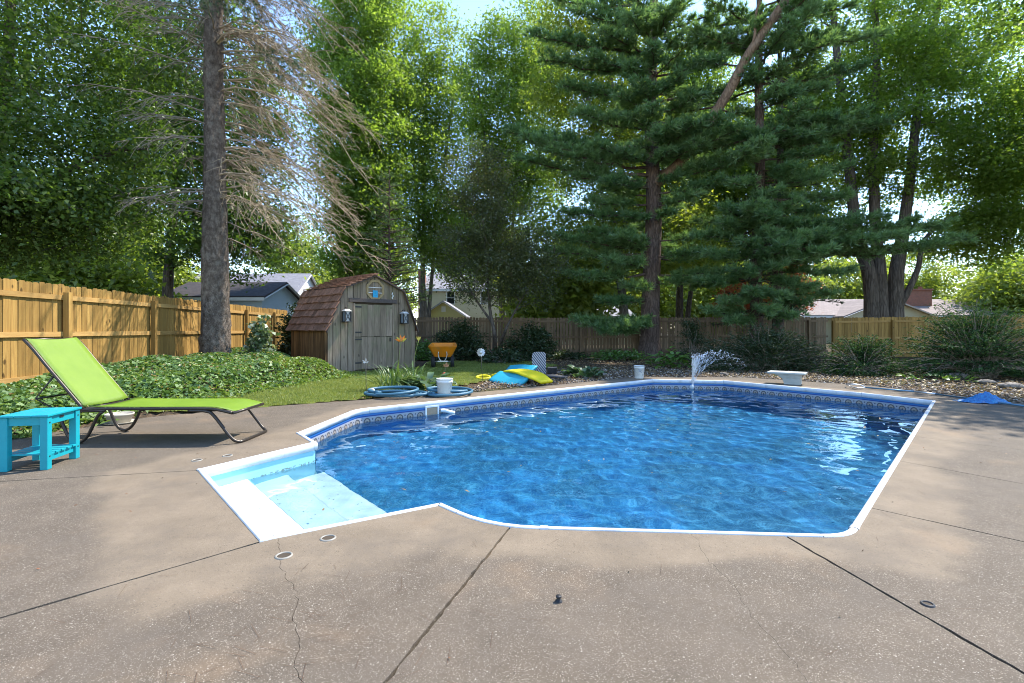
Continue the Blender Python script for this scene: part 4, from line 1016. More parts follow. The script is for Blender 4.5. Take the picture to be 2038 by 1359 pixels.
MB().lathe([(0.0, -0.045)] + [(0.045 * math.cos(a), 0.045 * math.sin(a)) for a in np.linspace(-1.4, 1.4, 9)] + [(0.0, 0.045)], top, 14).build('ball', plain('orange_glass', (0.55, 0.13, 0.05), 0.2, 0.15, 10, spec=0.6), k, True)
for a, l in ((0.6, 0.10), (2.2, 0.08), (1.3, 0.12)):
    b0 = top + Vector((0.03, 0, 0.16)); e = b0 + Vector((math.cos(a) * l, 0, math.sin(a) * l)); m = (b0 + e) / 2; s2 = Vector((-math.sin(a), 0.3, math.cos(a))) * 0.03
    MB().prism([b0, m - s2, e, m + s2], (0, 0.004, 0)).build('metal_leaf', plain('stake_copper', (0.40, 0.20, 0.09), 0.5, 0.2, 10), k)

# ------------------------------------------------------------------ wheelbarrow
M_YEL = plain('yellow_tray', (0.64, 0.205, 0.008), 0.45, 0.10, 4, dirt=(0.36, 0.20, 0.07)); M_TYRE = plain('tyre_rubber', (0.018, 0.018, 0.018), 0.8, 0.2, 10)
g0 = gp(881, 731.5, 0.0); wb = thing('wheelbarrow', 'orange-yellow two-wheeled wheelbarrow parked before the brown fence', 'wheelbarrow', g0)
wx = Vector((0.99, 0.10, 0)).normalized(); wy = Vector((-wx.y, wx.x, 0)); WAX = (wx, wy, ZU)
def Wp_(a, b, z): return g0 + wx * a + wy * b + ZU * z
rim_ = [(-.47, -.10), (-.40, -.16), (.40, -.16), (.47, -.10), (.43, 1.0), (.36, 1.08), (-.36, 1.08), (-.43, 1.0)]
bot_ = [(-.27, .10), (-.23, .06), (.23, .06), (.27, .10), (.25, .75), (.20, .80), (-.20, .80), (-.25, .75)]
zt = [.70, .70, .70, .70, .78, .78, .78, .78]
V = [Wp_(a, b, z) for (a, b), z in zip(rim_, zt)] + [Wp_(a, b, .34) for a, b in bot_]
V += [Wp_(a * 0.94, .5 + (b - .5) * 0.955, z) for (a, b), z in zip(rim_, zt)] + [Wp_(a * .93, .43 + (b - .43) * .93, .36) for a, b in bot_]
Fs = [(i, i + 8, (i + 1) % 8 + 8, (i + 1) % 8) for i in range(8)] + [tuple(range(15, 7, -1))] + [(16 + i, (i + 1) % 8 + 16, (i + 1) % 8 + 24, i + 24) for i in range(8)] + [tuple(range(24, 32))] + [(i, (i + 1) % 8, (i + 1) % 8 + 16, i + 16) for i in range(8)]
MB().add(V, Fs).build('tray', M_YEL, wb, bevel=0.012)
for s in (-1, 1):
    c = Wp_(s * .31, .10, 0.185)
    wh = MB().lathe([(0.10, -.05), (0.16, -.058), (0.182, -.03), (0.186, 0), (0.182, .03), (0.16, .058), (0.10, .05)], c, 26, (wy, ZU, wx)).build('wheel', M_TYRE, wb, True)
    MB().lathe([(0.0, -.03), (0.05, -.035), (0.105, -.045), (0.105, .045), (0.05, .035), (0, .03)], c, 20, (wy, ZU, wx)).build('wheel_rim', M_SILV, wh, True)
    MB().tube(smooth_path([Wp_(s * .13, -.06, .52), Wp_(s * .14, -.04, .40), Wp_(s * .10, -.03, .28), Wp_(s * .05, -.02, .22)], 4), 0.014, 8).build('front_brace', M_SILV, wb, True)
    MB().tube(smooth_path([Wp_(s * .18, .05, .32), Wp_(s * .24, .6, .36), Wp_(s * .30, 1.1, .52), Wp_(s * .31, 1.5, .66)], 5), 0.018, 8).build('handle', M_TUBE, wb, True)
    MB().tube(smooth_path([Wp_(s * .25, .62, .34), Wp_(s * .26, .75, .15), Wp_(s * .26, .85, .01), Wp_(s * .26, .98, .01)], 4), 0.014, 8).build('stand', M_TUBE, wb, True)
MB().tube([Wp_(-.37, .10, .185), Wp_(.37, .10, .185)], 0.014, 8).build('axle', M_SILV, wb, True)
MB().bar(Wp_(-.16, -.02, .21), Wp_(.16, -.02, .21), 0.02, 0.03).build('tie_bar', M_SILV, wb)

# ------------------------------------------------------------------ foam floats on the gravel
M_FY = plain('yellow_foam', (0.72, 0.60, 0.010), 0.55, 0.06, 5, bump=0.15); M_FT = plain('teal_foam', (0.02, 0.33, 0.44), 0.5, 0.07, 5, bump=0.15)
def slab_foam(pts_line, widths, th, name, mat, parent, nrm=(0, 0, 1)):
    """padded strip along a centre line with a rounded section"""
    P = smooth_path(pts_line, 6); m = len(P); W = np.interp(np.linspace(0, 1, m), np.linspace(0, 1, len(widths)), widths)
    V = []; Fs = []; ns = 14
    for i in range(m):
        d = (P[min(i + 1, m - 1)] - P[max(i - 1, 0)]).normalized(); x = Vector(nrm).cross(d).normalized(); y = d.cross(x)
        for k in range(ns):
            a = 2 * math.pi * k / ns; ca, sa = math.cos(a), math.sin(a)
            sx = math.copysign(abs(ca) ** 0.45, ca); sy = math.copysign(abs(sa) ** 0.6, sa)
            V.append(P[i] + x * (W[i] / 2 * sx) + y * (th / 2 * sy))
    for i in range(m - 1):
        for k in range(ns): Fs.append((i * ns + k, i * ns + (k + 1) % ns, (i + 1) * ns + (k + 1) % ns, (i + 1) * ns + k))
    Fs += [tuple(range(ns - 1, -1, -1)), tuple((m - 1) * ns + k for k in range(ns))]
    return MB().add(V, Fs).build(name, mat, parent, True)
fb = at(1055, 760, 12.0); k = thing('pool_float', 'yellow curved foam pool float with a ring end lying across the teal ones', 'pool float', (fb.x, fb.y, 0))
slab_foam([at(978, 748.5, 12.75), at(1000, 742.5, 12.6), at(1025, 737.5, 12.35), at(1050, 741.5, 12.05), at(1072, 751, 11.7), at(1088, 760.5, 11.5)], [0.10, 0.22, 0.50, 0.62, 0.62, 0.50, 0.40], 0.075, 'body', M_FY, k)
rc = at(962, 751, 12.85); pts = [rc + Vector((0.17 * math.cos(a), 0.13 * math.sin(a), 0.03 * math.sin(a))) for a in np.linspace(0, 2 * math.pi, 21)]
MB().tube(pts, 0.034, 10).build('ring_end', M_FY, k, True)
fb = gp(1015, 765); k = thing('pool_float', 'teal foam float lying in front under the yellow one', 'pool float', fb, 'teal foam floats')
slab_foam([at(985, 748, 12.3), at(1006, 753.5, 12.0), at(1028, 757, 11.75), at(1044, 760.5, 11.55)], [0.42, 0.48, 0.5, 0.42], 0.07, 'panel', M_FT, k, nrm=(-0.15, -0.55, 0.8))
fb = gp(1036, 744); k = thing('pool_float', 'teal foam float propped behind the yellow one', 'pool float', fb, 'teal foam floats')
slab_foam([at(1010, 735, 14.2), at(1036, 734, 13.9), at(1063, 736, 13.6)], [0.36, 0.38, 0.36], 0.07, 'panel', M_FT, k, nrm=(0.0, -0.6, 0.75))
# grey woven lounger back and dark mats
t = NT('woven_grey'); v = t.coord((1, 1, 1), rot=(0, R(38), 0)); wv = t.n('TexWave', props={'wave_type': 'BANDS', 'bands_direction': 'X'}, Vector=v, Scale=6.0, Distortion=0.4)
c = t.mix(t.ramp(wv, [(0.35, 0), (0.6, 1)]), (0.10, 0.10, 0.11), (0.40, 0.40, 0.42)); M_WOV = t.done(t.bsdf(c, 0.6, t.bump(wv, 0.8, 0.02)))
g0 = gp(1073, 745); k = thing('folding_lounger', 'grey woven folding floor lounger with its back upright on the gravel', 'folding lounger', g0)
rr_ = []
for a in np.linspace(0, math.pi, 11): rr_.append((math.cos(a), math.sin(a)))
hw, hh = 0.195, 0.62; cr = 0.10
outl = [(-hw, 0.02), (hw, 0.02), (hw, hh - cr)] + [(hw - cr + cr * math.cos(a), hh - cr + cr * math.sin(a)) for a in np.linspace(0.2, 1.57, 5)] + [(-hw + cr + cr * math.cos(a), hh - cr + cr * math.sin(a)) for a in np.linspace(1.57, 2.95, 5)] + [(-hw, hh - cr)]
MB().prism([g0 + Vector((x, -0.12 * (z / hh) * -1, z)) for x, z in outl], (0.0, 0.09, -0.01)).build('back_panel', M_WOV, k, bevel=0.02)
M_MAT = plain('dark_mat', (0.06, 0.06, 0.065), 0.8, 0.2, 10)
MB().box(g0 + Vector((0.36, 0.02, 0.10)), (0.26, 0.05, 0.24), (Vector((1, 0, 0)), Vector((0, .85, .5)), Vector((0, -.5, .85)))).build('side_flap', M_MAT, k, bevel=0.01)
MB().box(gp(1108, 751) + ZU * 0.03, (0.56, 0.5, 0.035), (Vector((.96, -.2, -.05)).normalized(), Vector((.2, .97, 0)).normalized(), ZU)).build('seat_mat', M_MAT, k, bevel=0.01)

# ------------------------------------------------------------------ diving stand, net pole, net, fountain
M_STAND = plain('stand_white', (0.36, 0.38, 0.36), 0.6, 0.08, 4, dirt=(0.30, 0.30, 0.26))
g0 = gp(1578, 764.5); k = thing('diving_board_stand', 'low white pedestal of a removed diving board at the pool end', 'diving stand', g0)
bx_, by_ = Vector((0.80, -0.60, 0)).normalized(), Vector((0.60, 0.80, 0)).normalized()
V = []
for z, w, d, off in ((0.0, .34, .30, 0.0), (0.03, .33, .29, 0), (0.13, .36, .30, -.02), (0.20, .46, .34, -.06), (0.235, .58, .38, -.10)):
    for sx, sy in ((-1, -1), (1, -1), (1, 1), (-1, 1)): V.append(g0 + bx_ * (sx * w / 2 + off) + by_ * (sy * d / 2) + ZU * z)
Fs = [(4 * i + j, 4 * i + (j + 1) % 4, 4 * i + 4 + (j + 1) % 4, 4 * i + 4 + j) for i in range(4) for j in range(4)] + [(3, 2, 1, 0), (16, 17, 18, 19)]
MB().add(V, Fs).build('pedestal', M_STAND, k, bevel=0.012)
MB().box(g0 - bx_ * 0.12 + ZU * 0.258, (0.78, 0.44, 0.045), (bx_, by_, ZU)).build('top_slab', M_STAND, k, bevel=0.015)
M_POLE = plain('pole_blue', (0.10, 0.22, 0.34), 0.35, 0.1, 4, metallic=0.5); M_ALU = plain('aluminium', (0.62, 0.64, 0.66), 0.35, 0.08, 6, metallic=0.7)
pa, pm, pb, pc = gp(1722, 771, 0.03), gp(1820, 779, 0.03), gp(1862, 784, 0.03), gp(1995, 802, 0.03); pe = pc + (pc - pb) * 0.9
k = thing('skimmer_pole', 'long blue and silver pool pole lying along the far deck edge', 'pool pole', pa)
MB().tube([pa, pm], 0.016, 8).build('pole_section', M_POLE, k, True); MB().tube([pm + (pb - pm) * .004, pb], 0.019, 8).build('sleeve', M_ALU, k, True); MB().tube([pb + (pc - pb) * .002, pc, pe], 0.016, 8).build('pole_section', M_POLE, k, True)
fr = smooth_path([pa, gp(1705, 772, .03), gp(1690, 767, .03), gp(1684, 765.5, .06), gp(1694, 764.5, .09), gp(1712, 766, .08), pa], 5); MB().tube(fr, 0.012, 8).build('head_frame', M_ALU, k, True)
# crumpled blue net
t = NT('blue_net'); v = t.coord(); n1 = t.noise(v, 60, 3); c = t.mix(t.ramp(n1, [(0.4, 0), (0.6, 1)]), (0.01, 0.12, 0.42), (0.03, 0.30, 0.66))
d = t.n('BsdfDiffuse', Color=c); tl = t.n('BsdfTranslucent', Color=c); s_ = t.n('MixShader', i0=0.35, i1=d, i2=tl); g_ = t.n('BsdfGlossy', Color=(1, 1, 1, 1), Roughness=0.35); M_NET = t.done(t.n('MixShader', i0=0.06, i1=s_, i2=g_))
g0 = gp(1955, 801); V = []; Fs = []; nu, nv = 40, 24
L_, W_ = 0.68, 0.36
for j in range(nv + 1):
    for i in range(nu + 1):
        u, w = i / nu, j / nv; x = (u - 0.5) * L_; y = (w - 0.5) * W_
        env = max(0.0, 1 - abs(u - 0.58) * 2.1) ** 1.1 * math.sin(math.pi * min(1, max(0, w))) ** 0.8
        z = 0.012 + 0.17 * env + 0.022 * math.sin(u * 23 + w * 9) * (0.3 + env) + 0.014 * math.sin(w * 31 - u * 12) * (0.3 + env)
        x += 0.03 * math.sin(w * 11); y *= (0.35 + 0.75 * math.sin(math.pi * min(1, max(0.0, u * 0.85 + 0.12)))); V.append(g0 + Vector((x * 0.97 + y * 0.1, y - x * 0.28, max(0.006, z))))
for j in range(nv):
    for i in range(nu): Fs.append((j * (nu + 1) + i, j * (nu + 1) + i + 1, (j + 1) * (nu + 1) + i + 1, (j + 1) * (nu + 1) + i))
o = MB().add(V, Fs).build('leaf_net', M_NET, None, True); tag(o, 'crumpled bright blue leaf net bag lying on the pool pole', 'net')
# fountain
t = NT('spray_water'); d = t.n('BsdfDiffuse', Color=(0.80, 0.84, 0.88, 1)); g_ = t.n('BsdfGlossy', Color=(1, 1, 1, 1), Roughness=0.1); tr = t.n('BsdfTransparent', Color=(0.95, 0.97, 1, 1))
M_SPRAY = t.done(t.n('MixShader', i0=0.35, i1=t.n('MixShader', i0=0.35, i1=d, i2=g_), i2=tr))
f0 = FOUNT + ZU * (-0.10); k = thing('fountain', 'water fountain spraying arcs of drops from the far pool wall', 'fountain', f0)
MB().tube([f0 - ZU * 0.10, f0 + ZU * 0.0], [0.03, 0.02], 10).build('nozzle', M_WHITE, k, True)
rn = random.Random(4); mb = MB(); md = MB()
def drop(m, c, r, d=None, l=1.0):
    d = d or Vector((0, 0, 1)); d = d.normalized(); x = d.cross(Vector((0.3, 1, 0.2))).normalized(); y = d.cross(x)
    V = [c + d * r * l, c - d * r * l] + [c + x * (r * math.cos(a)) + y * (r * math.sin(a)) for a in (0, 2.09, 4.19)]
    m.add(V, [(0, 2, 3), (0, 3, 4), (0, 4, 2), (1, 3, 2), (1, 4, 3), (1, 2, 4)])
jets = [(0.0, 4.05), (0.1, 3.9), (0.25, 3.95), (0.42, 4.0), (0.62, 4.0), (0.85, 4.05), (1.05, 4.15), (1.3, 4.2), (1.6, 4.2), (0.15, 3.7), (0.35, 3.75), (0.72, 3.9), (1.85, 4.15), (2.1, 4.05), (2.35, 3.9)]
for vx, vz in jets:
    for rep in range(60):
        a = rn.random(); tt = a * (vz / 9.81) * (1.05 + 0.62 * min(1, vx / 1.6))
        vx2 = vx * (1 + rn.gauss(0, 0.03)); vz2 = vz * 0.94 * (1 + rn.gauss(0, 0.02))
        spread = 0.012 + 0.10 * max(0, tt - 0.28)
        c = f0 + Vector((vx2 * tt + rn.gauss(0, spread), rn.gauss(0, spread) + 0.12 * vx2 * tt, vz2 * tt - 4.905 * tt * tt + rn.gauss(0, spread * 0.6)))
        vel = Vector((vx2, 0.1, vz2 - 9.81 * tt))
        if c.z < WATER_Z: continue
        if tt < 0.26: drop(mb, c, rn.uniform(0.0025, 0.005), vel, rn.uniform(8, 20))
        else: drop(md, c, rn.uniform(0.003, 0.010), vel, rn.uniform(1.0, 2.4))
o = mb.build('jet', M_SPRAY, k); o['kind'] = 'stuff'
o = md.build('spray', M_SPRAY, k); o['kind'] = 'stuff'
# ------------------------------------------------------------------ vegetation
LM = {}
LM['maple'] = leafmat('maple_leaf', [(0.042, 0.078, 0.016), (0.08, 0.13, 0.026), (0.13, 0.185, 0.045)], 0.45, tcol=(1.6, 1.8, 0.75))
LM['poplar'] = leafmat('poplar_leaf', [(0.078, 0.13, 0.022), (0.13, 0.20, 0.04), (0.21, 0.275, 0.085)], 0.58, tcol=(2.15, 2.15, 0.85))
LM['far'] = leafmat('far_leaf', [(0.12, 0.17, 0.03), (0.185, 0.235, 0.045), (0.26, 0.30, 0.08)], 0.5, tcol=(2.0, 1.95, 0.75))
LM['crab'] = leafmat('crabapple_leaf', [(0.055, 0.07, 0.028), (0.085, 0.105, 0.042), (0.125, 0.145, 0.055)], 0.45, gloss=0.045)
LM['red'] = leafmat('red_maple_leaf', [(0.28, 0.06, 0.025), (0.38, 0.10, 0.035), (0.42, 0.16, 0.06)], 0.5, tcol=(1.3, 1.0, 0.8))
LM['pine'] = leafmat('pine_needle', [(0.07, 0.145, 0.055), (0.13, 0.23, 0.09), (0.22, 0.33, 0.14)], 0.42, tcol=(1.6, 1.6, 0.8), gloss=0.04)
LM['dpine'] = leafmat('spruce_needle', [(0.024, 0.05, 0.024), (0.04, 0.075, 0.032), (0.065, 0.105, 0.045)], 0.25, tcol=(1.2, 1.3, 0.8))
LM['fir'] = leafmat('fir_needle', [(0.075, 0.13, 0.05), (0.11, 0.175, 0.065), (0.19, 0.27, 0.11)], 0.35, tcol=(1.2, 1.3, 0.8))
LM['yew'] = leafmat('yew_needle', [(0.012, 0.032, 0.012), (0.028, 0.066, 0.022), (0.07, 0.14, 0.04)], 0.22, gloss=0.012, grough=0.55)
LM['shrub'] = leafmat('dark_shrub_leaf', [(0.022, 0.042, 0.016), (0.035, 0.06, 0.022), (0.06, 0.085, 0.03)], 0.3, gloss=0.03, grough=0.5)
LM['ivy'] = leafmat('ground_cover_leaf', [(0.045, 0.10, 0.034), (0.08, 0.16, 0.045), (0.13, 0.22, 0.06), (0.17, 0.26, 0.08)], 0.3, gloss=0.035, grough=0.5)
LM['ivyl'] = leafmat('ground_cover_leaf_light', [(0.08, 0.14, 0.025), (0.13, 0.21, 0.04), (0.19, 0.27, 0.06)], 0.35, gloss=0.035, grough=0.5)
LM['grass'] = leafmat('grass_blade', [(0.13, 0.18, 0.03), (0.19, 0.24, 0.045), (0.26, 0.27, 0.08)], 0.35, gloss=0.03)
LM['hosta'] = leafmat('hosta_leaf', [(0.06, 0.12, 0.05), (0.06, 0.12, 0.05)], 0.3, gloss=0.06)
LM['lily'] = leafmat('lily_blade', [(0.07, 0.14, 0.03), (0.07, 0.14, 0.03)], 0.35, gloss=0.05)
LM['hyd'] = leafmat('hydrangea_leaf', [(0.10, 0.20, 0.035), (0.10, 0.20, 0.035)], 0.4, gloss=0.05)
LM['vine'] = leafmat('vine_leaf', [(0.06, 0.12, 0.04), (0.14, 0.19, 0.09), (0.35, 0.38, 0.26)], 0.3, gloss=0.07)
M_BSPR = bark('spruce_bark', (0.055, 0.042, 0.033), (0.15, 0.118, 0.094), (0.29, 0.24, 0.195), 10, 0.7, 1.0, lichen=(0.21, 0.195, 0.165), crack=0.25, warp=0.7)
M_BPINE = bark('pine_bark', (0.09, 0.062, 0.052), (0.15, 0.105, 0.085), (0.21, 0.155, 0.125), 9, 0.22, 1.0)
M_BLIMB = bark('pine_limb_bark', (0.17, 0.105, 0.07), (0.25, 0.165, 0.11), (0.31, 0.215, 0.15), 8, 0.3, 0.6)
M_BMAP = bark('maple_bark', (0.085, 0.068, 0.056), (0.14, 0.115, 0.095), (0.20, 0.165, 0.135), 8, 0.15, 1.0)
M_BGREY = bark('grey_bark', (0.12, 0.105, 0.09), (0.19, 0.165, 0.14), (0.27, 0.24, 0.205), 8, 0.2, 0.8)
M_TWIG = plain('dead_twig', (0.33, 0.255, 0.165), 0.85, 0.3, 9)
M_TWIG2 = plain('grey_twig', (0.25, 0.205, 0.155), 0.85, 0.3, 9)

class Wood:
    """collects tapered branches into arrays"""
    def __init__(s): s.V = []; s.F = []; s.n = 0
    def add(s, pts, rad, n=6):
        V, Fs = tube_vf(pts, rad, n, False)
        s.V.append(np.array([tuple(v) for v in V], dtype=np.float32)); s.F.append(np.array(Fs, dtype=np.int32) + s.n); s.n += len(V)
    def build(s, name, mat, parent): return link(name, np_mesh(name, np.concatenate(s.V), np.concatenate(s.F), mat, True), parent)

def wob(pts, amt, rn):
    return [p + Vector((rn.uniform(-amt, amt), rn.uniform(-amt, amt), rn.uniform(-amt, amt) * 0.5)) if 0 < i < len(pts) - 1 else Vector(p) for i, p in enumerate(pts)]

def broadleaf(name, label, stems, crowns, n_tgt, per, size, mat, bmat, seed, group=None, sigma=0.5, zmin=0.0, twig=True, aspect=0.62, shell=2.2, cat='tree'):
    """stems: list of (points, r0, r1); crowns: ellipsoids (cx,cy,cz,rx,ry,rz,weight). Branches reach for points spread through the crown, leaves cluster there."""
    rn = random.Random(seed); rg = np.random.default_rng(seed)
    b0 = Vector(stems[0][0][0]); root = thing(name, label, cat, (b0.x, b0.y, float(b0.z)), group)
    w = Wood(); nodes = []; nrad = []
    for pts, r0, r1 in stems:
        P = smooth_path(pts, 5); m = len(P); rad = [r0 + (r1 - r0) * (i / (m - 1)) ** 0.85 for i in range(m)]
        if P[0].z < 0.4: rad[0] *= 1.35; rad[1] *= 1.12
        w.add(P, rad, 12)
        for i, p in enumerate(P):
            if p.z > 1.6: nodes.append(p); nrad.append(rad[i])
    N = np.array([tuple(p) for p in nodes], dtype=np.float32); NR = list(nrad)
    wt = np.array([c[6] if len(c) > 6 else 1.0 for c in crowns]); wt = wt / wt.sum()
    ci = rg.choice(len(crowns), n_tgt, p=wt); dirv = rg.normal(size=(n_tgt, 3)); dirv /= np.linalg.norm(dirv, axis=1, keepdims=True)
    rad = rg.random(n_tgt) ** (1 / shell)
    cc = np.array([c[:6] for c in crowns])[ci]
    T = cc[:, :3] + dirv * rad[:, None] * cc[:, 3:6]
    T = T[T[:, 2] > zmin]
    dmin = np.min(np.linalg.norm(T[:, None, :] - N[None, :, :], axis=2), axis=1); T = T[np.argsort(dmin)]
    cl = []
    for tp in T:
        dv = tp - N; dist = np.linalg.norm(dv, axis=1) + np.maximum(0, -dv[:, 2] + 0.3) * 0.9
        j = int(np.argmin(dist)); a = Vector(N[j]); b = Vector(tp); L = (b - a).length
        mid = (a + b) / 2 + Vector((0, 0, 0.12 * L)); P = wob(bez(a, mid, b, 4), 0.05 * L, rn)
        r0 = min(NR[j] * 0.62, 0.012 + 0.016 * L); 
        w.add(P, [r0 * (1 - 0.8 * i / 4) + 0.004 for i in range(5)], 5)
        N = np.concatenate([N, np.array([tuple(p) for p in P[1:]], dtype=np.float32)]); NR += [max(0.008, r0 * (1 - 0.8 * i / 4)) for i in range(1, 5)]
        cl.append(tp)
        if L > 1.2: cl.append(np.array(tuple(P[3]), dtype=np.float32))
    cl = np.array(cl); nl = int(per * (1.75 if b0.y > 22 else 1))
    C = np.repeat(cl, nl, axis=0) + rg.normal(size=(len(cl) * nl, 3)) * np.array([sigma, sigma, sigma * 0.62])
    C = C[C[:, 2] > max(0.15, zmin * 0.8)]
    L = size * (0.7 + 0.6 * rg.random(len(C)))
    clr = np.repeat(rg.random(len(cl)), nl)[:len(C)] if len(C) == len(cl) * nl else rg.random(len(C))
    w.build('trunk', bmat, root)
    leaf_object('crown', C, L, L * aspect, mat, root, up=0.35, rnd=np.clip(0.6 * clr + 0.4 * rg.random(len(C)), 0, 1), tri=b0.y > 22)
    return root

def conifer(name, label, trunk, r0, r1, boughs, mat, bmat, seed, per=18, nl=0.20, nw=0.016, limbs=(), density=1.0, droop=0.12, padw=0.55, limbmat=None, start=0.3, step=0.19):
    """boughs: (start on trunk, tip, weight); needles in tufts on short side twigs make flat pads"""
    rn = random.Random(seed); rg = np.random.default_rng(seed)
    b0 = Vector(trunk[0]); root = thing(name, label, 'tree', (b0.x, b0.y, float(b0.z)))
    w = Wood(); P = smooth_path(trunk, 6); m = len(P); rad = [r0 + (r1 - r0) * i / (m - 1) for i in range(m)]; rad[0] *= 1.4; rad[1] *= 1.2
    w.add(P, rad, 16)
    C = []; Dr = []; K = []
    for a, b, wgt in boughs:
        a, b = Vector(a), Vector(b); L = (b - a).length; h = (b - a); hx = Vector((h.x, h.y, 0)); hx = hx.normalized() if hx.length > 1e-3 else Vector((1, 0, 0))
        mid = a.lerp(b, 0.55) + Vector((0, 0, -droop * L * 0.5)); n = 8; Q = wob(bez(a, mid, b, n), 0.03 * L, rn)
        rb = 0.014 + 0.011 * L; w.add(Q, [rb * (1 - 0.85 * i / n) + 0.005 for i in range(n + 1)], 6)
        side = Vector((-hx.y, hx.x, 0)); s = start * L; tone = rn.random()
        while s < L:
            f = s / L; i = min(n - 1, int(f * n)); q = Q[i].lerp(Q[i + 1], f * n - i); dq = (Q[i + 1] - Q[i]).normalized()
            for sg in (-1, 1):
                tl = padw * wgt * rn.uniform(0.45, 1.15) * (1.15 - 0.55 * f) * min(1.0, 0.5 + L / 6)
                d = (dq * rn.uniform(0.5, 0.95) + side * sg * rn.uniform(0.5, 1.0) + Vector((0, 0, rn.uniform(-0.05, 0.35)))).normalized()
                e = q + d * tl; w.add([q, q.lerp(e, 0.5) + Vector((0, 0, 0.02)), e], [0.008, 0.006, 0.003], 3)
                nt = max(2, int(tl / 0.12 * density))
                for k in range(nt):
                    g = (k + 0.6) / nt; p = q.lerp(e, g); C.append(tuple(p + Vector((rn.gauss(0, .05), rn.gauss(0, .05), rn.gauss(0.02, .07))))); dd = d + Vector((rn.gauss(0, .3), rn.gauss(0, .3), 0.45 + rn.gauss(0, .2))); Dr.append(tuple(dd)); K.append(tone)
            C.append(tuple(q)); Dr.append(tuple(dq + Vector((0, 0, 0.4)))); K.append(tone)
            s += step / density * rn.uniform(0.75, 1.3)
    V, Fq = needle_arrays(C, Dr, per, nl, nw, 0.9, rg)
    rnd = np.clip(np.repeat(np.array(K), per) * 0.45 + 0.55 * rg.random(len(Fq)), 0, 1)
    w.build('trunk', bmat, root)
    link('crown', np_mesh('crown', V, Fq, mat, rnd=rnd), root)
    for pts, ra, rb in limbs:
        P = smooth_path(pts, 6); mm = len(P); MB().tube(P, [ra + (rb - ra) * i / (mm - 1) for i in range(mm)], 10).build('limb', limbmat or bmat, root, True)
    return root

# ---- the big white pine and its right-hand neighbour
PX, PYd = 6.1, 22.3
ptr = [(PX, PYd, -0.1), (PX + .05, PYd, 2.5), at(1301, 430, PYd), at(1299, 340, PYd), at(1295, 204, PYd), at(1300, 40, PYd), (PX + .2, PYd, 16.6), (PX + .1, PYd, 17.6)]
rn = random.Random(21)
def trunk_x(z, tr):
    tr = [Vector(p) for p in tr]
    for a, b in zip(tr[:-1], tr[1:]):
        if a.z <= z <= b.z: return a.lerp(b, (z - a.z) / (b.z - a.z))
    return Vector(tr[-1])
tips = [(1008, 262, 20.3, 1.3), (1045, 275, 20.0, 1.2), (1030, 318, 20.6, 1.1), (1090, 300, 20.2, 1.2), (1085, 500, 20.6, 1.1), (1110, 470, 20.2, 1.1), (1150, 225, 20.6, 1.2), (1085, 120, 21.5, 1.2), (1060, 70, 21, 1.2), (1180, 400, 21, 1.0), (1130, 545, 20.0, 0.9), (1155, 640, 20.3, 1.1), (1190, 655, 19.9, 1.2), (1235, 650, 20.0, 1.2), (1265, 640, 20.5, 1.0), (1215, 520, 20.1, 1.1), (1140, 350, 21.0, 1.0),
        (1335, 250, 19.3, 1.2), (1385, 245, 19.2, 1.3), (1430, 240, 19.2, 1.3), (1480, 255, 19.0, 1.3), (1565, 258, 19.3, 1.2), (1520, 305, 19.2, 1.2), (1400, 285, 19.6, 1.2), (1330, 300, 20, 1.0), (1455, 330, 20.0, 1.0),
        (1200, 60, 20.5, 1.2), (1255, 30, 20.2, 1.2), (1350, 70, 20.4, 1.2), (1425, 25, 20.8, 1.2), (1250, 130, 20.3, 1.2), (1355, 150, 20.1, 1.2), (1440, 110, 20.3, 1.1), (1150, 20, 20.8, 1.2), (1300, 95, 19.8, 1.1), (1500, 60, 20.8, 1.1), (1120, 170, 21, 1.1), (1230, 190, 20.6, 1.2), (1390, 190, 20.2, 1.1), (1480, 170, 20.6, 1.1), (1330, 20, 19.8, 1.2), (1110, 0, 21.5, 1.2), (1175, 115, 21, 1.1), (1560, 20, 21, 1.1),
        (1240, 300, 20.4, 1.0), (1260, 230, 20.4, 1.1), (1180, 290, 20.6, 1.1), (1300, 210, 19.9, 1.0), (1350, 350, 20.6, 0.9), (1245, 430, 20.8, 0.9), (1390, 470, 20.8, 0.9), (1200, 600, 20.4, 0.9), (1370, 560, 20.9, 0.8), (1340, 420, 20.6, 0.9), (1380, 390, 20, 1.1), (1430, 360, 19.8, 1.1), (1400, 500, 20, 1.1), (1440, 540, 20, 1.0), (1230, 470, 20, 1.1), (1170, 460, 20.4, 1.1), (1120, 420, 20.6, 1.0), (1210, 360, 20.4, 1.1), (1250, 570, 20.6, 1.0)]
bo = []
for px, py, Y, wg in tips:
    b = at(px, py, Y); a = trunk_x(min(b.z + 0.25 - 0.10 * (b - Vector((PX, PYd, b.z))).length * rn.uniform(0, 1), 17.4), ptr); bo.append((a, b, wg))
for i in range(20):                                    # boughs out of the frame and on the far side
    z = rn.uniform(11, 17.3); an = rn.uniform(0, 6.28); L = rn.uniform(1.4, 2.8) * (1.15 - (z - 8) / 15)
    a = trunk_x(z, ptr); bo.append((a, a + Vector((math.cos(an) * L, math.sin(an) * L, rn.uniform(-.1, .8))), 1.2))
for i in range(16):                                    # short boughs all round the trunk
    z = rn.uniform(3.4, 16); an = rn.uniform(0, 6.283); L = rn.uniform(1.2, 3.3); a = trunk_x(z, ptr); bo.append((a, a + Vector((math.cos(an) * L, math.sin(an) * L, rn.uniform(-.3, .5))), 1.0))
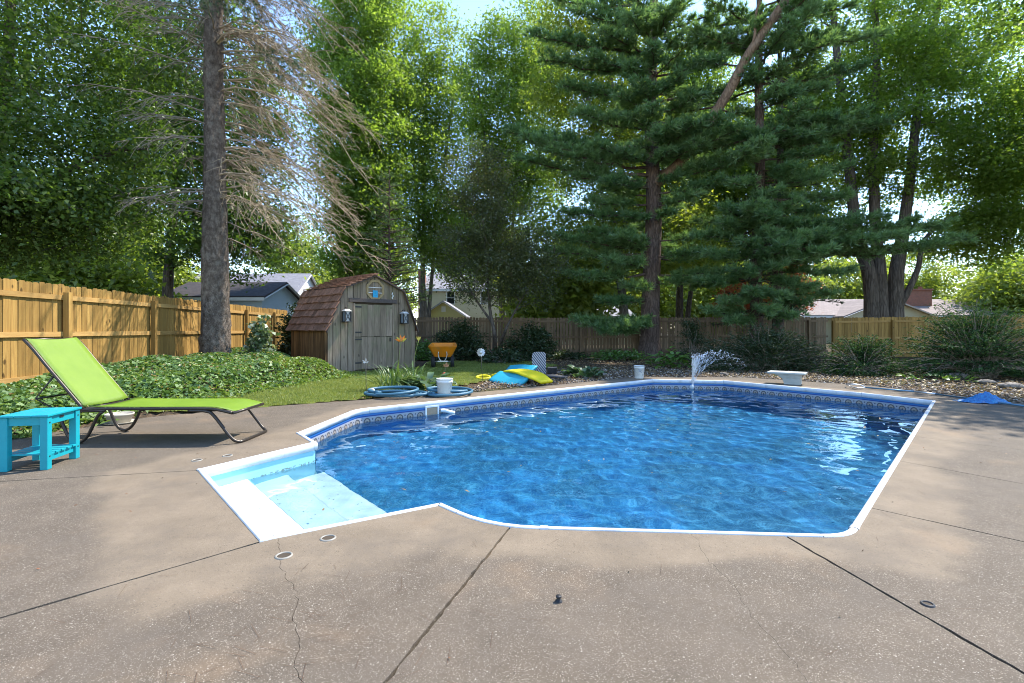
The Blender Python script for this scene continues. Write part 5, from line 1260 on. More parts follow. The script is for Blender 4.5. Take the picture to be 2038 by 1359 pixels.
for i in range(9):                                     # boughs of the big limb
    f = rn.random(); a = at(1370 + 240 * f, 303 - 390 * f, 21.2 - 1.8 * f); an = rn.uniform(0, 6.283); L = rn.uniform(1.2, 3.0); bo.append((a, a + Vector((math.cos(an) * L, math.sin(an) * L, rn.uniform(-.2, .6))), 1.1))
for i in range(8):
    z = rn.uniform(5, 12); an = rn.uniform(0.3, 2.8); L = rn.uniform(1.8, 3.2); a = trunk_x(z, ptr); bo.append((a, a + Vector((math.cos(an) * L, math.sin(an) * L, rn.uniform(-.2, .5))), 1.0))
conifer('pine_tree', 'tall white pine with soft layered boughs and straight trunk beside the scuffed bucket', ptr, 0.44, 0.12, bo, LM['pine'], M_BPINE, 3, per=18, nl=0.25, nw=0.034, density=1.2, padw=0.68,
        limbs=[([trunk_x(7.6, ptr), at(1330, 345, 21.8), at(1370, 303, 21.2), at(1443, 194, 20.4), at(1494, 102, 19.9), at(1567, -5, 19.6), at(1610, -90, 19.4)], 0.24, 0.16), ([at(1494, 102, 19.9), at(1502, 70, 19.7), at(1506, 20, 19.6), at(1530, -40, 19.5)], 0.07, 0.03)], limbmat=M_BLIMB)

QX, QY = 10.25, 21.0
qtr = [(QX, QY, -0.1), (QX - .05, QY, 4), at(1513, 380, QY), at(1510, 150, QY), (QX + .1, QY, 14.6), (QX, QY, 16.4)]
tips = [(1400, 560, 19.6), (1420, 505, 19.2), (1440, 600, 19.4), (1590, 560, 19.4), (1610, 605, 19.6), (1655, 585, 19.8), (1385, 470, 19.7), (1440, 445, 19.3), (1570, 350, 19.6), (1460, 365, 19.4), (1640, 420, 19.6), (1470, 540, 18.8), (1550, 530, 18.9), (1480, 480, 18.9), (1560, 590, 19.0), (1530, 620, 18.8), (1455, 640, 19.4), (1410, 620, 19.8), (1620, 520, 19.4), (1500, 420, 18.8), (1590, 440, 19.0), (1540, 380, 18.9), (1590, 330, 19), (1640, 350, 19), (1480, 300, 19), (1690, 390, 19.2), (1620, 570, 19), (1690, 540, 19.2), (1500, 580, 18.6), (1580, 630, 19), (1660, 300, 19.2), (1540, 460, 18.6)]
bo = [(trunk_x(at(px, py, Y).z + rn.uniform(0.1, 0.5), qtr), at(px, py, Y), 1.0) for px, py, Y in tips]
for px, py, Y, wg in [(1700, 440, 19.2, 1.3), (1760, 432, 19.2, 1.3), (1820, 440, 19.2, 1.3), (1880, 452, 19.2, 1.2), (1928, 476, 19.3, 1.0), (1880, 488, 19.1, 1.1), (1800, 470, 18.9, 1.2), (1730, 475, 18.9, 1.2), (1640, 500, 18.4, 1.5), (1600, 470, 18.4, 1.4), (1565, 490, 18.3, 1.4), (1650, 465, 18.7, 1.3), (1600, 235, 19.6, 1.2), (1660, 230, 19.5, 1.2), (1720, 228, 19.5, 1.2), (1775, 240, 19.6, 1.1), (1630, 262, 19.4, 1.1), (1700, 255, 19.6, 1.1), (1580, 405, 19, 1.1), (1500, 410, 18.7, 1.1), (1440, 415, 19.2, 1.1), (1530, 430, 18.6, 1.1),
                      (1620, 120, 19.8, 1.2), (1680, 60, 19.9, 1.2), (1580, 60, 19.7, 1.2), (1650, 170, 19.7, 1.1), (1590, 180, 19.5, 1.1), (1720, 130, 20, 1.1), (1560, 130, 19.6, 1.0), (1700, 10, 20, 1.1), (1620, 20, 20, 1.1), (1760, 70, 20.2, 1.0)]:
    b = at(px, py, Y); bo.append((trunk_x(b.z - rn.uniform(-0.2, 0.5), qtr), b, wg))
for i in range(20):
    z = rn.uniform(3.2, 14); an = rn.uniform(0, 6.283); L = rn.uniform(1.2, 3.2); a = trunk_x(z, qtr); bo.append((a, a + Vector((math.cos(an) * L, math.sin(an) * L, rn.uniform(-.4, .4))), 1.0))
for i in range(12):
    z = rn.uniform(11, 16.2); an = rn.uniform(0, 6.28); L = rn.uniform(1.6, 3.4) * (1.1 - (z - 8) / 22); a = trunk_x(z, qtr); bo.append((a, a + Vector((math.cos(an) * L, math.sin(an) * L, rn.uniform(-.1, .6))), 1.1))
conifer('pine_tree', 'second white pine with a slimmer trunk and one long bough reaching over the yew bushes', qtr, 0.27, 0.08, bo, LM['pine'], M_BPINE, 5, per=18, nl=0.24, nw=0.034, density=1.2, padw=0.68)
# dark spruce close behind it
KX, KY = 11.6, 21.9
ktr = [(KX, KY, -0.1), (KX, KY, 5), (KX + .1, KY, 10), (KX, KY, 17)]
bo = []
for i in range(95):
    z = 1.9 + 14.4 * (i / 95) ** 1.05 + rn.uniform(-.2, .2); an = rn.uniform(0, 6.28); L = rn.uniform(0.75, 1.1) * (3.3 - 0.17 * z); a = trunk_x(max(0.2, z), ktr)
    bo.append((a, a + Vector((math.cos(an) * L, math.sin(an) * L * 0.8, -0.14 * L + rn.uniform(-.1, .1))), 0.85))
conifer('spruce_tree', 'dark dense spruce close behind the second pine', ktr, 0.25, 0.05, bo, LM['dpine'], M_BPINE, 6, per=12, nl=0.13, nw=0.022, density=0.85, droop=0.05, step=0.24)

# ---- the spruce with dead twigs
TX, TY = -8.05, 13.6
rg = np.random.default_rng(4)
st = thing('spruce_tree', 'big spruce with a stout grey trunk and bare drooping twigs by the golden fence', 'tree', (TX, TY, 0.1))
nz_, na_ = 150, 64
zz = np.linspace(-0.05, 17.5, nz_); aa = np.linspace(0, 2 * np.pi, na_, endpoint=False)
A2, Z2 = np.meshgrid(aa, zz)
def trunk_r(z): return 0.30 + 0.115 * np.exp(-np.maximum(z, 0) / 1.6) - 0.009 * np.maximum(z, 0) + 0.03 * np.exp(-((z - 3.2) / 1.5) ** 2)
rad = trunk_r(Z2)
rad = rad * (1 + 0.035 * np.sin(3 * A2 + Z2 * 0.8) + 0.02 * np.sin(5 * A2 - 1.3 * Z2))
plates = np.zeros_like(rad)
for k in range(900):                                   # loose bark plates and old branch knobs
    a0, z0 = rg.random() * 6.283, rg.random() * 17; da = np.angle(np.exp(1j * (A2 - a0))); s1, s2 = 0.10 + 0.12 * rg.random(), 0.06 + 0.10 * rg.random()
    if k < 700:
        sel = np.abs(Z2[:, 0] - z0) < 3 * s2
        plates[sel] += (rg.random() - 0.35) * 0.030 * np.exp(-((da[sel] / s1) ** 4 + ((Z2[sel] - z0) / s2) ** 4))
    else:
        sel = np.abs(Z2[:, 0] - z0) < 0.4
        plates[sel] += 0.045 * np.exp(-((da[sel] / 0.13) ** 2 + ((Z2[sel] - z0) / 0.05) ** 2))
rad = rad + plates + 0.006 * rg.normal(size=rad.shape)
cxz = TX + 0.03 * np.sin(Z2 * 0.5); V = np.stack([cxz + rad * np.cos(A2), TY + rad * np.sin(A2), Z2], axis=-1).reshape(-1, 3)
ii = np.arange(nz_ * na_).reshape(nz_, na_); Fq = np.stack([ii[:-1], np.roll(ii, -1, 1)[:-1], np.roll(ii, -1, 1)[1:], ii[1:]], axis=-1).reshape(-1, 4)
link('trunk', np_mesh('trunk', V, Fq, M_BSPR, True), st)
rn = random.Random(17); wd = Wood(); wg_ = Wood(); CN = []; DN = []
def dead_branch(a, d, L, droop, ntw, wood_, r=0.02, hang=0.9):
    d = d.normalized(); e = a + d * L + Vector((0, 0, -droop * L)); P = wob(bez(a, a + d * L * 0.55 + Vector((0, 0, 0.06 * L)), e, 7), 0.03 * L, rn)
    wood_.add(P, [r * (1 - 0.8 * i / 7) + 0.003 for i in range(8)], 5)
    side = Vector((-d.y, d.x, 0))
    for k in range(ntw):
        f = 0.12 + 0.86 * (k + rn.random()) / ntw; i = min(6, int(f * 7)); q = P[i].lerp(P[i + 1], f * 7 - i)
        l = rn.uniform(0.35, 1.0) * hang * (1.1 - 0.5 * f)
        td_ = (d * rn.uniform(0.3, 1.0) + side * rn.uniform(-0.75, 0.75) + Vector((0, 0, rn.uniform(-0.5, 0.25)))).normalized()
        e2 = q + td_ * l + Vector((0, 0, -l * rn.uniform(0.2, 0.75))); Q = wob(bez(q, q + td_ * l * 0.6, e2, 3), 0.05 * l, rn)
        wood_.add(Q, [0.0095, 0.008, 0.0065, 0.004], 3)
        for s in range(rn.randrange(2, 5)):
            g = rn.uniform(0.25, 0.95); j = min(2, int(g * 3)); q2 = Q[j].lerp(Q[j + 1], g * 3 - j); l2 = l * rn.uniform(0.2, 0.5)
            e3 = q2 + (td_ + Vector((rn.gauss(0, .6), rn.gauss(0, .6), rn.gauss(-.5, .5)))).normalized() * l2
            wood_.add([q2, (q2 + e3) / 2 + Vector((0, 0, 0.02)), e3], [0.007, 0.0055, 0.003], 3)
    return P
for i in range(46):                                    # right-hand side: long, pale and drooping
    z = rn.uniform(4.3, 11.5); an = rn.uniform(-0.62, 0.95); a = Vector((TX, TY, z)); d = Vector((math.cos(an), math.sin(an), rn.uniform(-.15, .2)))
    dead_branch(a, d, rn.uniform(1.9, 4.4), rn.uniform(0.30, 0.75), 24, wd, 0.024, 1.25)
for i in range(46):                                    # other sides: thinner and darker
    z = rn.uniform(3.6, 11.5); an = rn.uniform(1.2, 4.25); a = Vector((TX, TY, z)); d = Vector((math.cos(an), math.sin(an), rn.uniform(-.1, .35)))
    dead_branch(a, d, rn.uniform(1.5, 3.6), rn.uniform(-0.02, 0.30), 13, wg_, 0.018, 0.8)
for i in range(60):                                    # living boughs higher up
    z = rn.uniform(8.2, 17); an = rn.uniform(0, 6.283); a = Vector((TX, TY, z)); d = Vector((math.cos(an), math.sin(an), rn.uniform(0, .2))); L = rn.uniform(2.0, 3.9) * (1.25 - z / 26)
    P = dead_branch(a, d, L, 0.28, 10, wg_, 0.022, 0.7); side = Vector((-d.y, d.x, 0)).normalized()
    for k in range(55):
        f = rn.uniform(0.45, 1.0); j = min(6, int(f * 7)); q = P[j].lerp(P[j + 1], f * 7 - j); e = q + side * rn.gauss(0, 0.34) + Vector((0, 0, -abs(rn.gauss(0, 0.30)))); CN.append(tuple(e)); DN.append(tuple(d * 0.7 + side * rn.gauss(0, .4) + Vector((0, 0, -0.5))))
wd.build('dead_twigs', M_TWIG, st)['label'] = 'mass of bare tan twigs drooping from the trunk'
wg_.build('branches', M_TWIG2, st)
V, Fq = needle_arrays(CN, DN, 18, 0.13, 0.014, 0.85, rg)
link('crown', np_mesh('crown', V, Fq, leafmat('grey_spruce_needle', [(0.05, 0.085, 0.05), (0.08, 0.12, 0.07), (0.12, 0.165, 0.095)], 0.2), rnd=rg.random(len(Fq))), st)

# ---- broadleaf trees
broadleaf('maple_tree', 'dark dense maple hanging over the golden fence beside the spruce', [([(-14.6, 13.5, 0), (-14.5, 13.5, 3), (-14.2, 13.8, 6), (-14, 14, 9.5), (-14, 14, 13)], 0.32, 0.08), ([(-14.4, 13.6, 3.6), (-12.5, 13.3, 5.0), (-10.5, 13.2, 5.9), (-9.6, 13.2, 6.0)], 0.14, 0.03)],
          [(-13.4, 13.2, 8.2, 4.0, 3.6, 4.9, 1.0), (-11.2, 12.6, 5.0, 1.9, 2.6, 2.1, 0.35), (-13.5, 12.5, 4.2, 2.6, 2.2, 1.4, 0.3)], 400, 160, 0.12, LM['maple'], M_BMAP, 31, sigma=0.40, zmin=2.35, shell=2.6)
broadleaf('maple_tree', 'maple standing deeper behind the golden fence, partly hidden by the spruce', [([(-16.5, 24, 0), (-16.4, 24, 4), (-16, 24, 9), (-15.8, 24, 15)], 0.3, 0.08)],
          [(-14.8, 23.2, 10.5, 4.4, 3.5, 6.6, 1.0), (-12.5, 22.8, 5.6, 2.6, 2.2, 2.2, 0.3)], 250, 100, 0.19, LM['maple'], M_BMAP, 33, sigma=0.5, zmin=3.2)
up = lambda x, y, dx, dy, h, z0=0, k=0.8: [(x, y, z0), (x + dx * .15, y + dy * .15, h * .25 * k), (x + dx * .45, y + dy * .45, h * .55 * k), (x + dx, y + dy, h * k)]
broadleaf('poplar_tree', 'tall light green tree with upright stems directly behind the shed', [(up(-9.6, 29.5, 0.5, 0, 23), 0.27, 0.07), (up(-9.2, 29.6, 1.9, 0.3, 22, 0.5), 0.2, 0.06), (up(-9.9, 29.6, -1.3, 0.2, 21, 0.5), 0.18, 0.06)],
          [(-8.9, 29.3, 14.5, 3.1, 2.6, 9.6, 1.0), (-8.6, 29.0, 7.0, 2.3, 2.0, 4.5, 0.35)], 420, 110, 0.19, LM['poplar'], M_BMAP, 35, sigma=0.5, zmin=2.8)
broadleaf('poplar_tree', 'tall airy tree between the shed ridge and the cream house', [(up(-5.9, 33, 0.3, 0, 23), 0.22, 0.06), (up(-5.6, 33, -1.4, 0.3, 21, 0.5), 0.16, 0.05), (up(-5.6, 33.2, 1.7, 0.3, 21, 0.5), 0.16, 0.05)],
          [(-5.7, 32.8, 13.0, 3.0, 2.4, 10.5, 1.0), (-5.0, 32.6, 6.5, 2.2, 2.0, 2.6, 0.25)], 330, 95, 0.19, LM['poplar'], M_BGREY, 37, sigma=0.5, zmin=5.6)
broadleaf('ash_tree', 'airy yellow-green tree behind the crabapple with sky on its flank', [(up(-0.6, 37, -1.9, 0, 24), 0.24, 0.06), (up(-0.3, 37, 1.0, 0, 24, 0.5), 0.2, 0.06)],
          [(0.9, 37, 18.5, 3.7, 2.6, 7.6, 1.0), (-0.6, 37, 11.0, 3.9, 2.4, 5.0, 0.7), (-1.6, 37, 6.5, 3.6, 2.2, 3.4, 0.4), (-2.6, 37, 17.5, 2.0, 2.0, 6.0, 0.35)], 470, 95, 0.21, LM['poplar'], M_BGREY, 39, sigma=0.6, zmin=4.2)
broadleaf('maple_tree', 'pale leaning tree with three stems just behind the pine trunk', [([at(1243, 632, 28), at(1235, 560, 28), at(1222, 440, 28), at(1205, 330, 28), at(1165, 180, 28), at(1130, 40, 28)], 0.27, 0.08), ([at(1235, 560, 28), at(1245, 430, 28.3), at(1232, 300, 28.3), at(1215, 150, 28.3), at(1200, 0, 28.3)], 0.2, 0.08), ([at(1232, 560, 28), at(1205, 520, 27.8), at(1180, 500, 27.6), at(1150, 440, 27.5)], 0.2, 0.06)],
          [(5.0, 28.5, 15.0, 4.2, 2.6, 8.0, 1.0), (7.5, 28.5, 6.5, 4.0, 2.4, 3.0, 0.5), (3.2, 28.2, 5.5, 2.6, 2.0, 2.6, 0.3)], 330, 95, 0.20, LM['far'], M_BGREY, 41, sigma=0.55, zmin=3.0)
MXX = at(1745, 640, 25)
stems = [([(MXX.x - .25, 25, -.1), at(1733, 560, 25), at(1706, 470, 25), at(1690, 330, 25), at(1670, 150, 25), at(1650, -60, 25)], 0.40, 0.12),
         ([(MXX.x + .2, 24.9, -.1), at(1752, 560, 24.9), at(1742, 440, 24.9), at(1738, 280, 24.9), at(1745, 100, 24.9), at(1735, -80, 24.9)], 0.36, 0.11),
         ([(MXX.x + .8, 24.8, -.1), at(1783, 560, 24.8), at(1796, 470, 24.8), at(1812, 350, 24.8), at(1832, 180, 24.8), at(1880, -40, 24.8)], 0.40, 0.12),
         ([at(1790, 610, 24.7), at(1812, 570, 24.5), at(1828, 530, 24.4), at(1838, 480, 24.4), at(1880, 440, 24.3), at(1930, 415, 24.2)], 0.17, 0.05)]
broadleaf('maple_tree', 'massive maple forking into several stems behind the yellow fence', stems,
          [(20.0, 25.5, 14.5, 6.0, 4.0, 7.4, 1.0), (23.4, 24.2, 9.0, 3.2, 3.0, 4.6, 0.5), (16.5, 26, 11, 3.2, 2.5, 5.0, 0.3), (22.5, 24, 5.8, 2.8, 1.8, 1.3, 0.15)], 520, 105, 0.18, LM['poplar'], M_BMAP, 43, sigma=0.48, zmin=3.9)
broadleaf('maple_tree', 'tall green maple seen through the gap between the two pines', [(up(10.8, 32.5, 0.4, 0, 20), 0.3, 0.08), (up(11.2, 32.5, 2.4, 0, 18, 0.5), 0.2, 0.06)],
          [(11.5, 32.5, 11.5, 4.8, 3.0, 8.6, 1.0)], 420, 95, 0.21, LM['poplar'], M_BMAP, 44, sigma=0.55, zmin=4.5)
broadleaf('maple_tree', 'green maple crowding behind the second pine and the forked maple', [(up(17.5, 33, 0.4, 0, 18), 0.3, 0.08)],
          [(17.6, 33, 11.5, 3.8, 3.0, 7.2, 1.0)], 230, 95, 0.21, LM['maple'], M_BMAP, 46, sigma=0.55, zmin=4.5)
broadleaf('maple_tree', 'leafy maple at the side beyond the big yew', [(up(24.5, 19.5, 0.5, 0, 15), 0.3, 0.08)],
          [(23.2, 19.2, 10.0, 3.8, 3.2, 5.6, 1.0)], 230, 105, 0.17, LM['poplar'], M_BMAP, 45, sigma=0.48, zmin=3.6)
broadleaf('maple_tree', 'broad maple overhanging the deck from outside the yard', [(up(17.8, 11.2, -1.0, 0, 14), 0.3, 0.08), ([(17.4, 11.2, 6.5), (16.5, 11.6, 8.6), (15.4, 11.9, 10.0), (14.0, 12.0, 10.8)], 0.14, 0.04)],
          [(15.2, 12.0, 10.4, 2.6, 2.6, 1.5, 1.0), (17.5, 11.6, 11.0, 3.0, 2.6, 3.0, 0.8)], 150, 70, 0.17, LM['maple'], M_BMAP, 47, sigma=0.5, zmin=6)
broadleaf('crabapple_tree', 'small dark crabapple with fine leaves growing by the brown fence', [([gp(985, 712), at(985, 670, 20.3), at(975, 615, 20.3), at(968, 520, 20.3), at(958, 400, 20.3)], 0.10, 0.03), ([gp(990, 712), at(1005, 660, 20.2), at(1030, 610, 20.2), at(1060, 560, 20)], 0.07, 0.02), ([at(978, 640, 20.3), at(950, 600, 20.2), at(915, 540, 20.1)], 0.06, 0.02)],
          [(-1.1, 20.2, 4.6, 2.2, 1.7, 2.7, 1.0), (-1.2, 20.2, 7.2, 1.6, 1.2, 1.7, 0.35), (0.7, 20.0, 3.6, 1.5, 1.2, 1.6, 0.45)], 380, 85, 0.10, LM['crab'], M_BMAP, 49, sigma=0.27, zmin=1.75, aspect=0.5)
broadleaf('japanese_maple', 'small red-leaved maple glowing behind the dark spruce', [(up(14.0, 27.5, 0.2, 0, 3.6), 0.1, 0.03)],
          [(13.2, 27.5, 2.9, 2.3, 1.4, 1.2, 1.0), (15.6, 27.6, 3.5, 0.9, 1.0, 1.3, 0.4)], 80, 90, 0.13, LM['red'], M_BMAP, 51, sigma=0.28, zmin=1.2)
# young fir behind the shed
fx, fy = -6.35, 26.0; ftr = [(fx, fy, 0), (fx, fy, 4), (fx, fy, 9.5)]; bo = []; rn = random.Random(5)
for i in range(120):
    z = 2.2 + 7.0 * (i / 120); an = rn.uniform(0, 6.283); L = (0.25 + 2.0 * (1 - (z - 2.2) / 7.4)) * rn.uniform(0.8, 1.15); a = Vector((fx, fy, z))
    bo.append((a, a + Vector((math.cos(an) * L, math.sin(an) * L, 0.20 * L)), 0.75))
conifer('fir_tree', 'young light green fir rising behind the shed roof', ftr, 0.12, 0.02, bo, LM['fir'], M_BPINE, 8, per=12, nl=0.12, nw=0.022, density=0.8, droop=0.0, step=0.22)
# trees beyond the houses
FARL = ['tree standing outside the yard past the end of the yellow fence', 'leafy tree in the next yard behind the corner yew', 'hedge-like tree filling the gap beside the cream house', 'bright yellow-green tree just beyond the brown fence by the crabapple', 'low leafy tree behind the far end of the yellow fence', 'tree closing the horizon past the yew corner', 'tree beyond the garage at the golden fence', 'dense tree beyond the golden fence under the dark maple', 'leafy tree far beyond the golden fence to the side of the white sided house', 'tall pale tree rising behind the grey roof of the white sided house', 'round tree between the white sided house and the shed ridge', 'low light tree over the fence just behind the shed', 'tall pale tree behind the cream house roof', 'bushy tree behind the low pale roof', 'yellow-green tree showing under the pine boughs', 'yellow-green tree behind the red-leaved maple', 'low tree behind the near end of the tan roofed house', 'tree behind the stems of the forked maple', 'tree behind the brick chimney of the tan roofed house', 'broad tree past the far end of the tan roofed house', 'tree at the far end wall of the tan roofed house', 'tall tree behind the ridge of the tan roofed house', 'tallest far tree behind the big pine trunk', 'tall far tree behind the second pine']
FAR = [(42, 31, 7, 5, 10), (33, 22, 6, 4, 9), (0.2, 58, 7, 5, 9.5), (2.6, 29, 3.9, 2.2, 5.6), (37, 70, 8, 6, 11), (52, 50, 8, 6, 10), (-26, 34, 6.5, 4.5, 9), (-21, 24, 5.5, 3.6, 8), (-30, 36, 10, 5, 12), (-24, 60, 12, 6, 14), (-15.5, 56, 9, 5, 11), (-12, 40, 4.4, 2.6, 7), (-3.5, 66, 14, 6, 16), (6.5, 58, 8.5, 5, 11), (12.5, 52, 7, 5, 9.5), (18.5, 48, 7.5, 5, 10), (24.5, 56, 6.5, 4.5, 9), (31, 58, 7, 6, 9), (40, 60, 8, 6, 11), (49, 62, 9, 7, 12), (44, 44, 6, 4, 8.5), (34, 66, 8, 6, 12), (10, 70, 13, 7, 16), (27, 72, 12, 7, 15)]
for i, (x, y, cz, r, h) in enumerate(FAR):
    broadleaf('far_tree', FARL[i], [(up(x, y, 0.3, 0, h * 0.8), 0.25, 0.08)],
              [(x, y, cz * 0.58, r, r * 0.8, h * 0.46, 1.0)], 95, 75, 0.36, LM['far'], M_BGREY, 60 + i, group='trees beyond the neighbouring houses', sigma=0.85, zmin=0.8)

# ---- shrubs
def shrub(name, label, c, rx, ry, rz, n, size, mat, seed, aspect=0.4, layered=0.0, group=None, stems=5, sig=0.16, ntip=90, up_=0.35, cat='shrub'):
    rg = np.random.default_rng(seed); rn = random.Random(seed); c = Vector(c); root = thing(name, label, cat, c, group); w = Wood()
    d = rg.normal(size=(ntip, 3)); d /= np.linalg.norm(d, axis=1, keepdims=True); d[:, 2] = np.abs(d[:, 2]) * 1.1 - 0.12
    rr = 0.55 + 0.5 * rg.random(ntip) ** 0.8
    T = np.array([c.x, c.y, c.z]) + np.stack([d[:, 0] * rx, d[:, 1] * ry, np.maximum(0.06, (d[:, 2] + 0.12) * rz)], axis=1) * rr[:, None] * np.array([1, 1, 1])
    for tp in T:
        b = Vector(tp); a = c + Vector((rn.uniform(-.15, .15) * rx, rn.uniform(-.15, .15) * ry, 0.0)); P = wob(bez(a, a.lerp(b, 0.5) + Vector((0, 0, 0.25 * rz)), b, 4), 0.04, rn); w.add(P, [0.018, 0.014, 0.010, 0.006, 0.003], 4)
    C = []; D = []
    for tp in T:
        b = np.array(tp); o = b - np.array([c.x, c.y, c.z + 0.2 * rz]); o[2] *= 0.4; o /= np.linalg.norm(o) + 1e-6
        k = n // ntip; f = rg.random(k)[:, None]; sd_ = np.array([-o[1], o[0], 0.0])
        q = b - o * f * 0.55 * min(rx, ry) + sd_ * rg.normal(size=(k, 1)) * sig * (1.6 - f) + rg.normal(size=(k, 3)) * np.array([sig * .6, sig * .6, sig * (0.55 - 0.4 * layered)])
        C.append(q); D.append(np.repeat(o[None], k, 0) + sd_ * rg.normal(size=(k, 1)) * 0.7)
    C = np.concatenate(C); D = np.concatenate(D); m = C[:, 2] > c.z + 0.02; C, D = C[m], D[m]
    w.build('stems', M_TWIG2, root); L = size * (0.65 + 0.7 * rg.random(len(C)))
    leaf_object('foliage', C, L, L * aspect, mat, root, dirs=D, up=up_); return root
y1 = gp(1765, 752); shrub('yew_bush', 'low spreading yew bush before the yellow fence', (y1.x, y1.y + 0.9, -.02), 1.35, 0.9, 1.05, 9000, 0.085, LM['yew'], 1, 0.24, 0.6, sig=0.10, ntip=170)
y2 = gp(1975, 757); shrub('yew_bush', 'large dark layered yew with long feathery sprays', (y2.x + 0.5, y2.y + 0.9, -.02), 2.1, 1.3, 1.95, 20000, 0.095, LM['yew'], 2, 0.24, 0.7, sig=0.12, ntip=330)
shrub('yew_bush', 'yew bush filling the corner beside the large yew', (15.6, 14.0, -.02), 1.6, 1.2, 1.5, 9000, 0.10, LM['yew'], 12, 0.24, 0.6, sig=0.18, ntip=110)
s1 = gp(1560, 742); shrub('weeping_maple', 'wide dark mounded shrub under the pines with thin weeping leaves', (s1.x, s1.y + 1.0, -.02), 1.95, 1.1, 1.35, 17000, 0.10, LM['shrub'], 3, 0.22, 0.2, sig=0.2, ntip=170)
s1 = gp(1405, 722); shrub('dark_shrub', 'loose dark evergreen shrub against the brown fence behind the fountain', (s1.x, 19.8, 0), 0.95, 0.7, 1.6, 3800, 0.10, LM['shrub'], 4, 0.26, 0.5, ntip=50)
s1 = gp(925, 716); shrub('dark_shrub', 'dark leafy shrub between the wheelbarrow and the crabapple trunk', (s1.x - 0.2, 20.3, 0), 1.2, 0.8, 1.5, 7000, 0.11, LM['shrub'], 5, 0.5, ntip=100)
s1 = gp(1050, 716); shrub('dark_shrub', 'round dark shrub behind the grey folding lounger', (0.75, 20.0, 0), 1.15, 0.8, 1.35, 7000, 0.11, LM['shrub'], 6, 0.5, ntip=100)
shrub('dark_shrub', 'glossy dark bush squeezed in the corner between golden fence and shed', (-8.2, 19.5, 0.2), 0.9, 0.9, 1.9, 5000, 0.13, LM['shrub'], 7, 0.55, ntip=80)
shrub('leafy_plant', 'pale variegated leafy plant climbing before the golden fence near the spruce', (-7.05, 14.1, 0.35), 0.36, 0.32, 1.25, 900, 0.14, LM['vine'], 8, 0.7, ntip=36, sig=0.12, up_=0.2, cat='plant')
for i, (px, py, rx, h, mt, lb) in enumerate([(845, 716, 0.55, 0.75, 'hyd', 'low green perennial between the shed corner and the wheelbarrow'), (1000, 722, 1.0, 0.55, 'shrub', 'low dark ground plants under the crabapple'), (1230, 716, 1.5, 0.35, 'hyd', 'low yellow-green plants at the foot of the pine'), (1120, 714, 1.3, 0.25, 'shrub', 'thin low plants along the brown fence before the pine')]):
    s1 = gp(px, py); shrub('low_plants', lb, (s1.x, s1.y, 0.0), rx, 0.6, h, 1600, 0.11, LM[mt], 20 + i, 0.5, ntip=60, sig=0.13, cat='plant')

# ---- ivy-like ground cover mound, lawn, gravel, litter
IVY = [Vector(p) for p in [(-5.75, 5.8), (-5.5, 7.2), (-5.25, 8.3), (-5.05, 10.0), (-4.75, 12.0), (-4.25, 13.35), (-4.7, 14.2), (-5.6, 14.4), (-6.6, 15.6), (-9.0, 17.2), (-8.55, 9.0), (-8.1, 5.2)]]
def ivy_h(x, y):
    e = edge_d(IVY, x, y); return gz(x, y) + 0.40 * sm(e / 0.75) * (0.38 + 0.62 * sm((y - 7.0) / 3.5)) * (0.85 + 0.22 * np.sin(x * 2.9 + y * 1.3) * np.sin(y * 2.1 - x)) + 0.03
n = 90000; xx = RNG.uniform(-9.2, -4.0, n); yy = RNG.uniform(5.1, 17.3, n); m = inside(IVY, xx, yy); xx, yy = xx[m], yy[m]
keep = RNG.random(len(xx)) < np.clip(1.25 - (yy - 7) * 0.05, 0.5, 1); xx, yy = xx[keep], yy[keep]
hz = ivy_h(xx, yy); zz2 = hz - np.abs(RNG.normal(size=len(xx))) * 0.07 + 0.02
C = np.stack([xx, yy, zz2], axis=1); L = 0.082 * (0.45 + 1.0 * RNG.random(len(xx)) ** 1.3)
light = (yy > 11.8) & (xx > -6.3) | (edge_d(IVY, xx, yy) < 0.35) & (RNG.random(len(xx)) < 0.5) | (RNG.random(len(xx)) < 0.06)
o = leaf_object('ground_cover', C[~light], L[~light], L[~light] * 0.72, LM['ivy'], up=0.9, fold=0.2, kind='stuff'); tag(o, 'thick bed of dark green leafy ground cover along the golden fence', 'ground cover')
o = leaf_object('ground_cover', C[light], L[light], L[light] * 0.68, LM['ivyl'], up=0.9, fold=0.2, kind='stuff'); tag(o, 'lighter yellow-green ground cover before the shed and at the bed edge', 'ground cover')
# strays over the edge of the bed and dead leaves caught in it
ei = RNG.integers(0, 7, 900); ef = RNG.random(900); pe = np.array([tuple(p) for p in IVY]); sx_ = pe[ei] + (pe[ei + 1] - pe[ei]) * ef[:, None] + RNG.normal(size=(900, 2)) * np.array([0.13, 0.10])
o = leaf_object('stray_shoots', np.stack([sx_[:, 0], sx_[:, 1], np.maximum(gz(sx_[:, 0], sx_[:, 1]), 0.0) + 0.02 + 0.05 * RNG.random(900)], axis=1), 0.05 + 0.05 * RNG.random(900), 0.05, LM['ivyl'], up=0.8, fold=0.2, kind='stuff'); tag(o, 'stray shoots creeping over the edge of the leafy bed', 'ground cover')
sel = RNG.choice(len(xx), 700, replace=False); Cd = np.stack([xx[sel], yy[sel], hz[sel] + 0.03], axis=1)
o = leaf_object('dead_leaves', Cd, 0.05 + 0.04 * RNG.random(700), 0.035, leafmat('dead_leaf', [(0.16, 0.10, 0.05), (0.28, 0.20, 0.09), (0.38, 0.33, 0.13)], 0.3), up=0.9, kind='stuff'); tag(o, 'dead brown and yellow leaves caught in the ground cover', 'leaves')
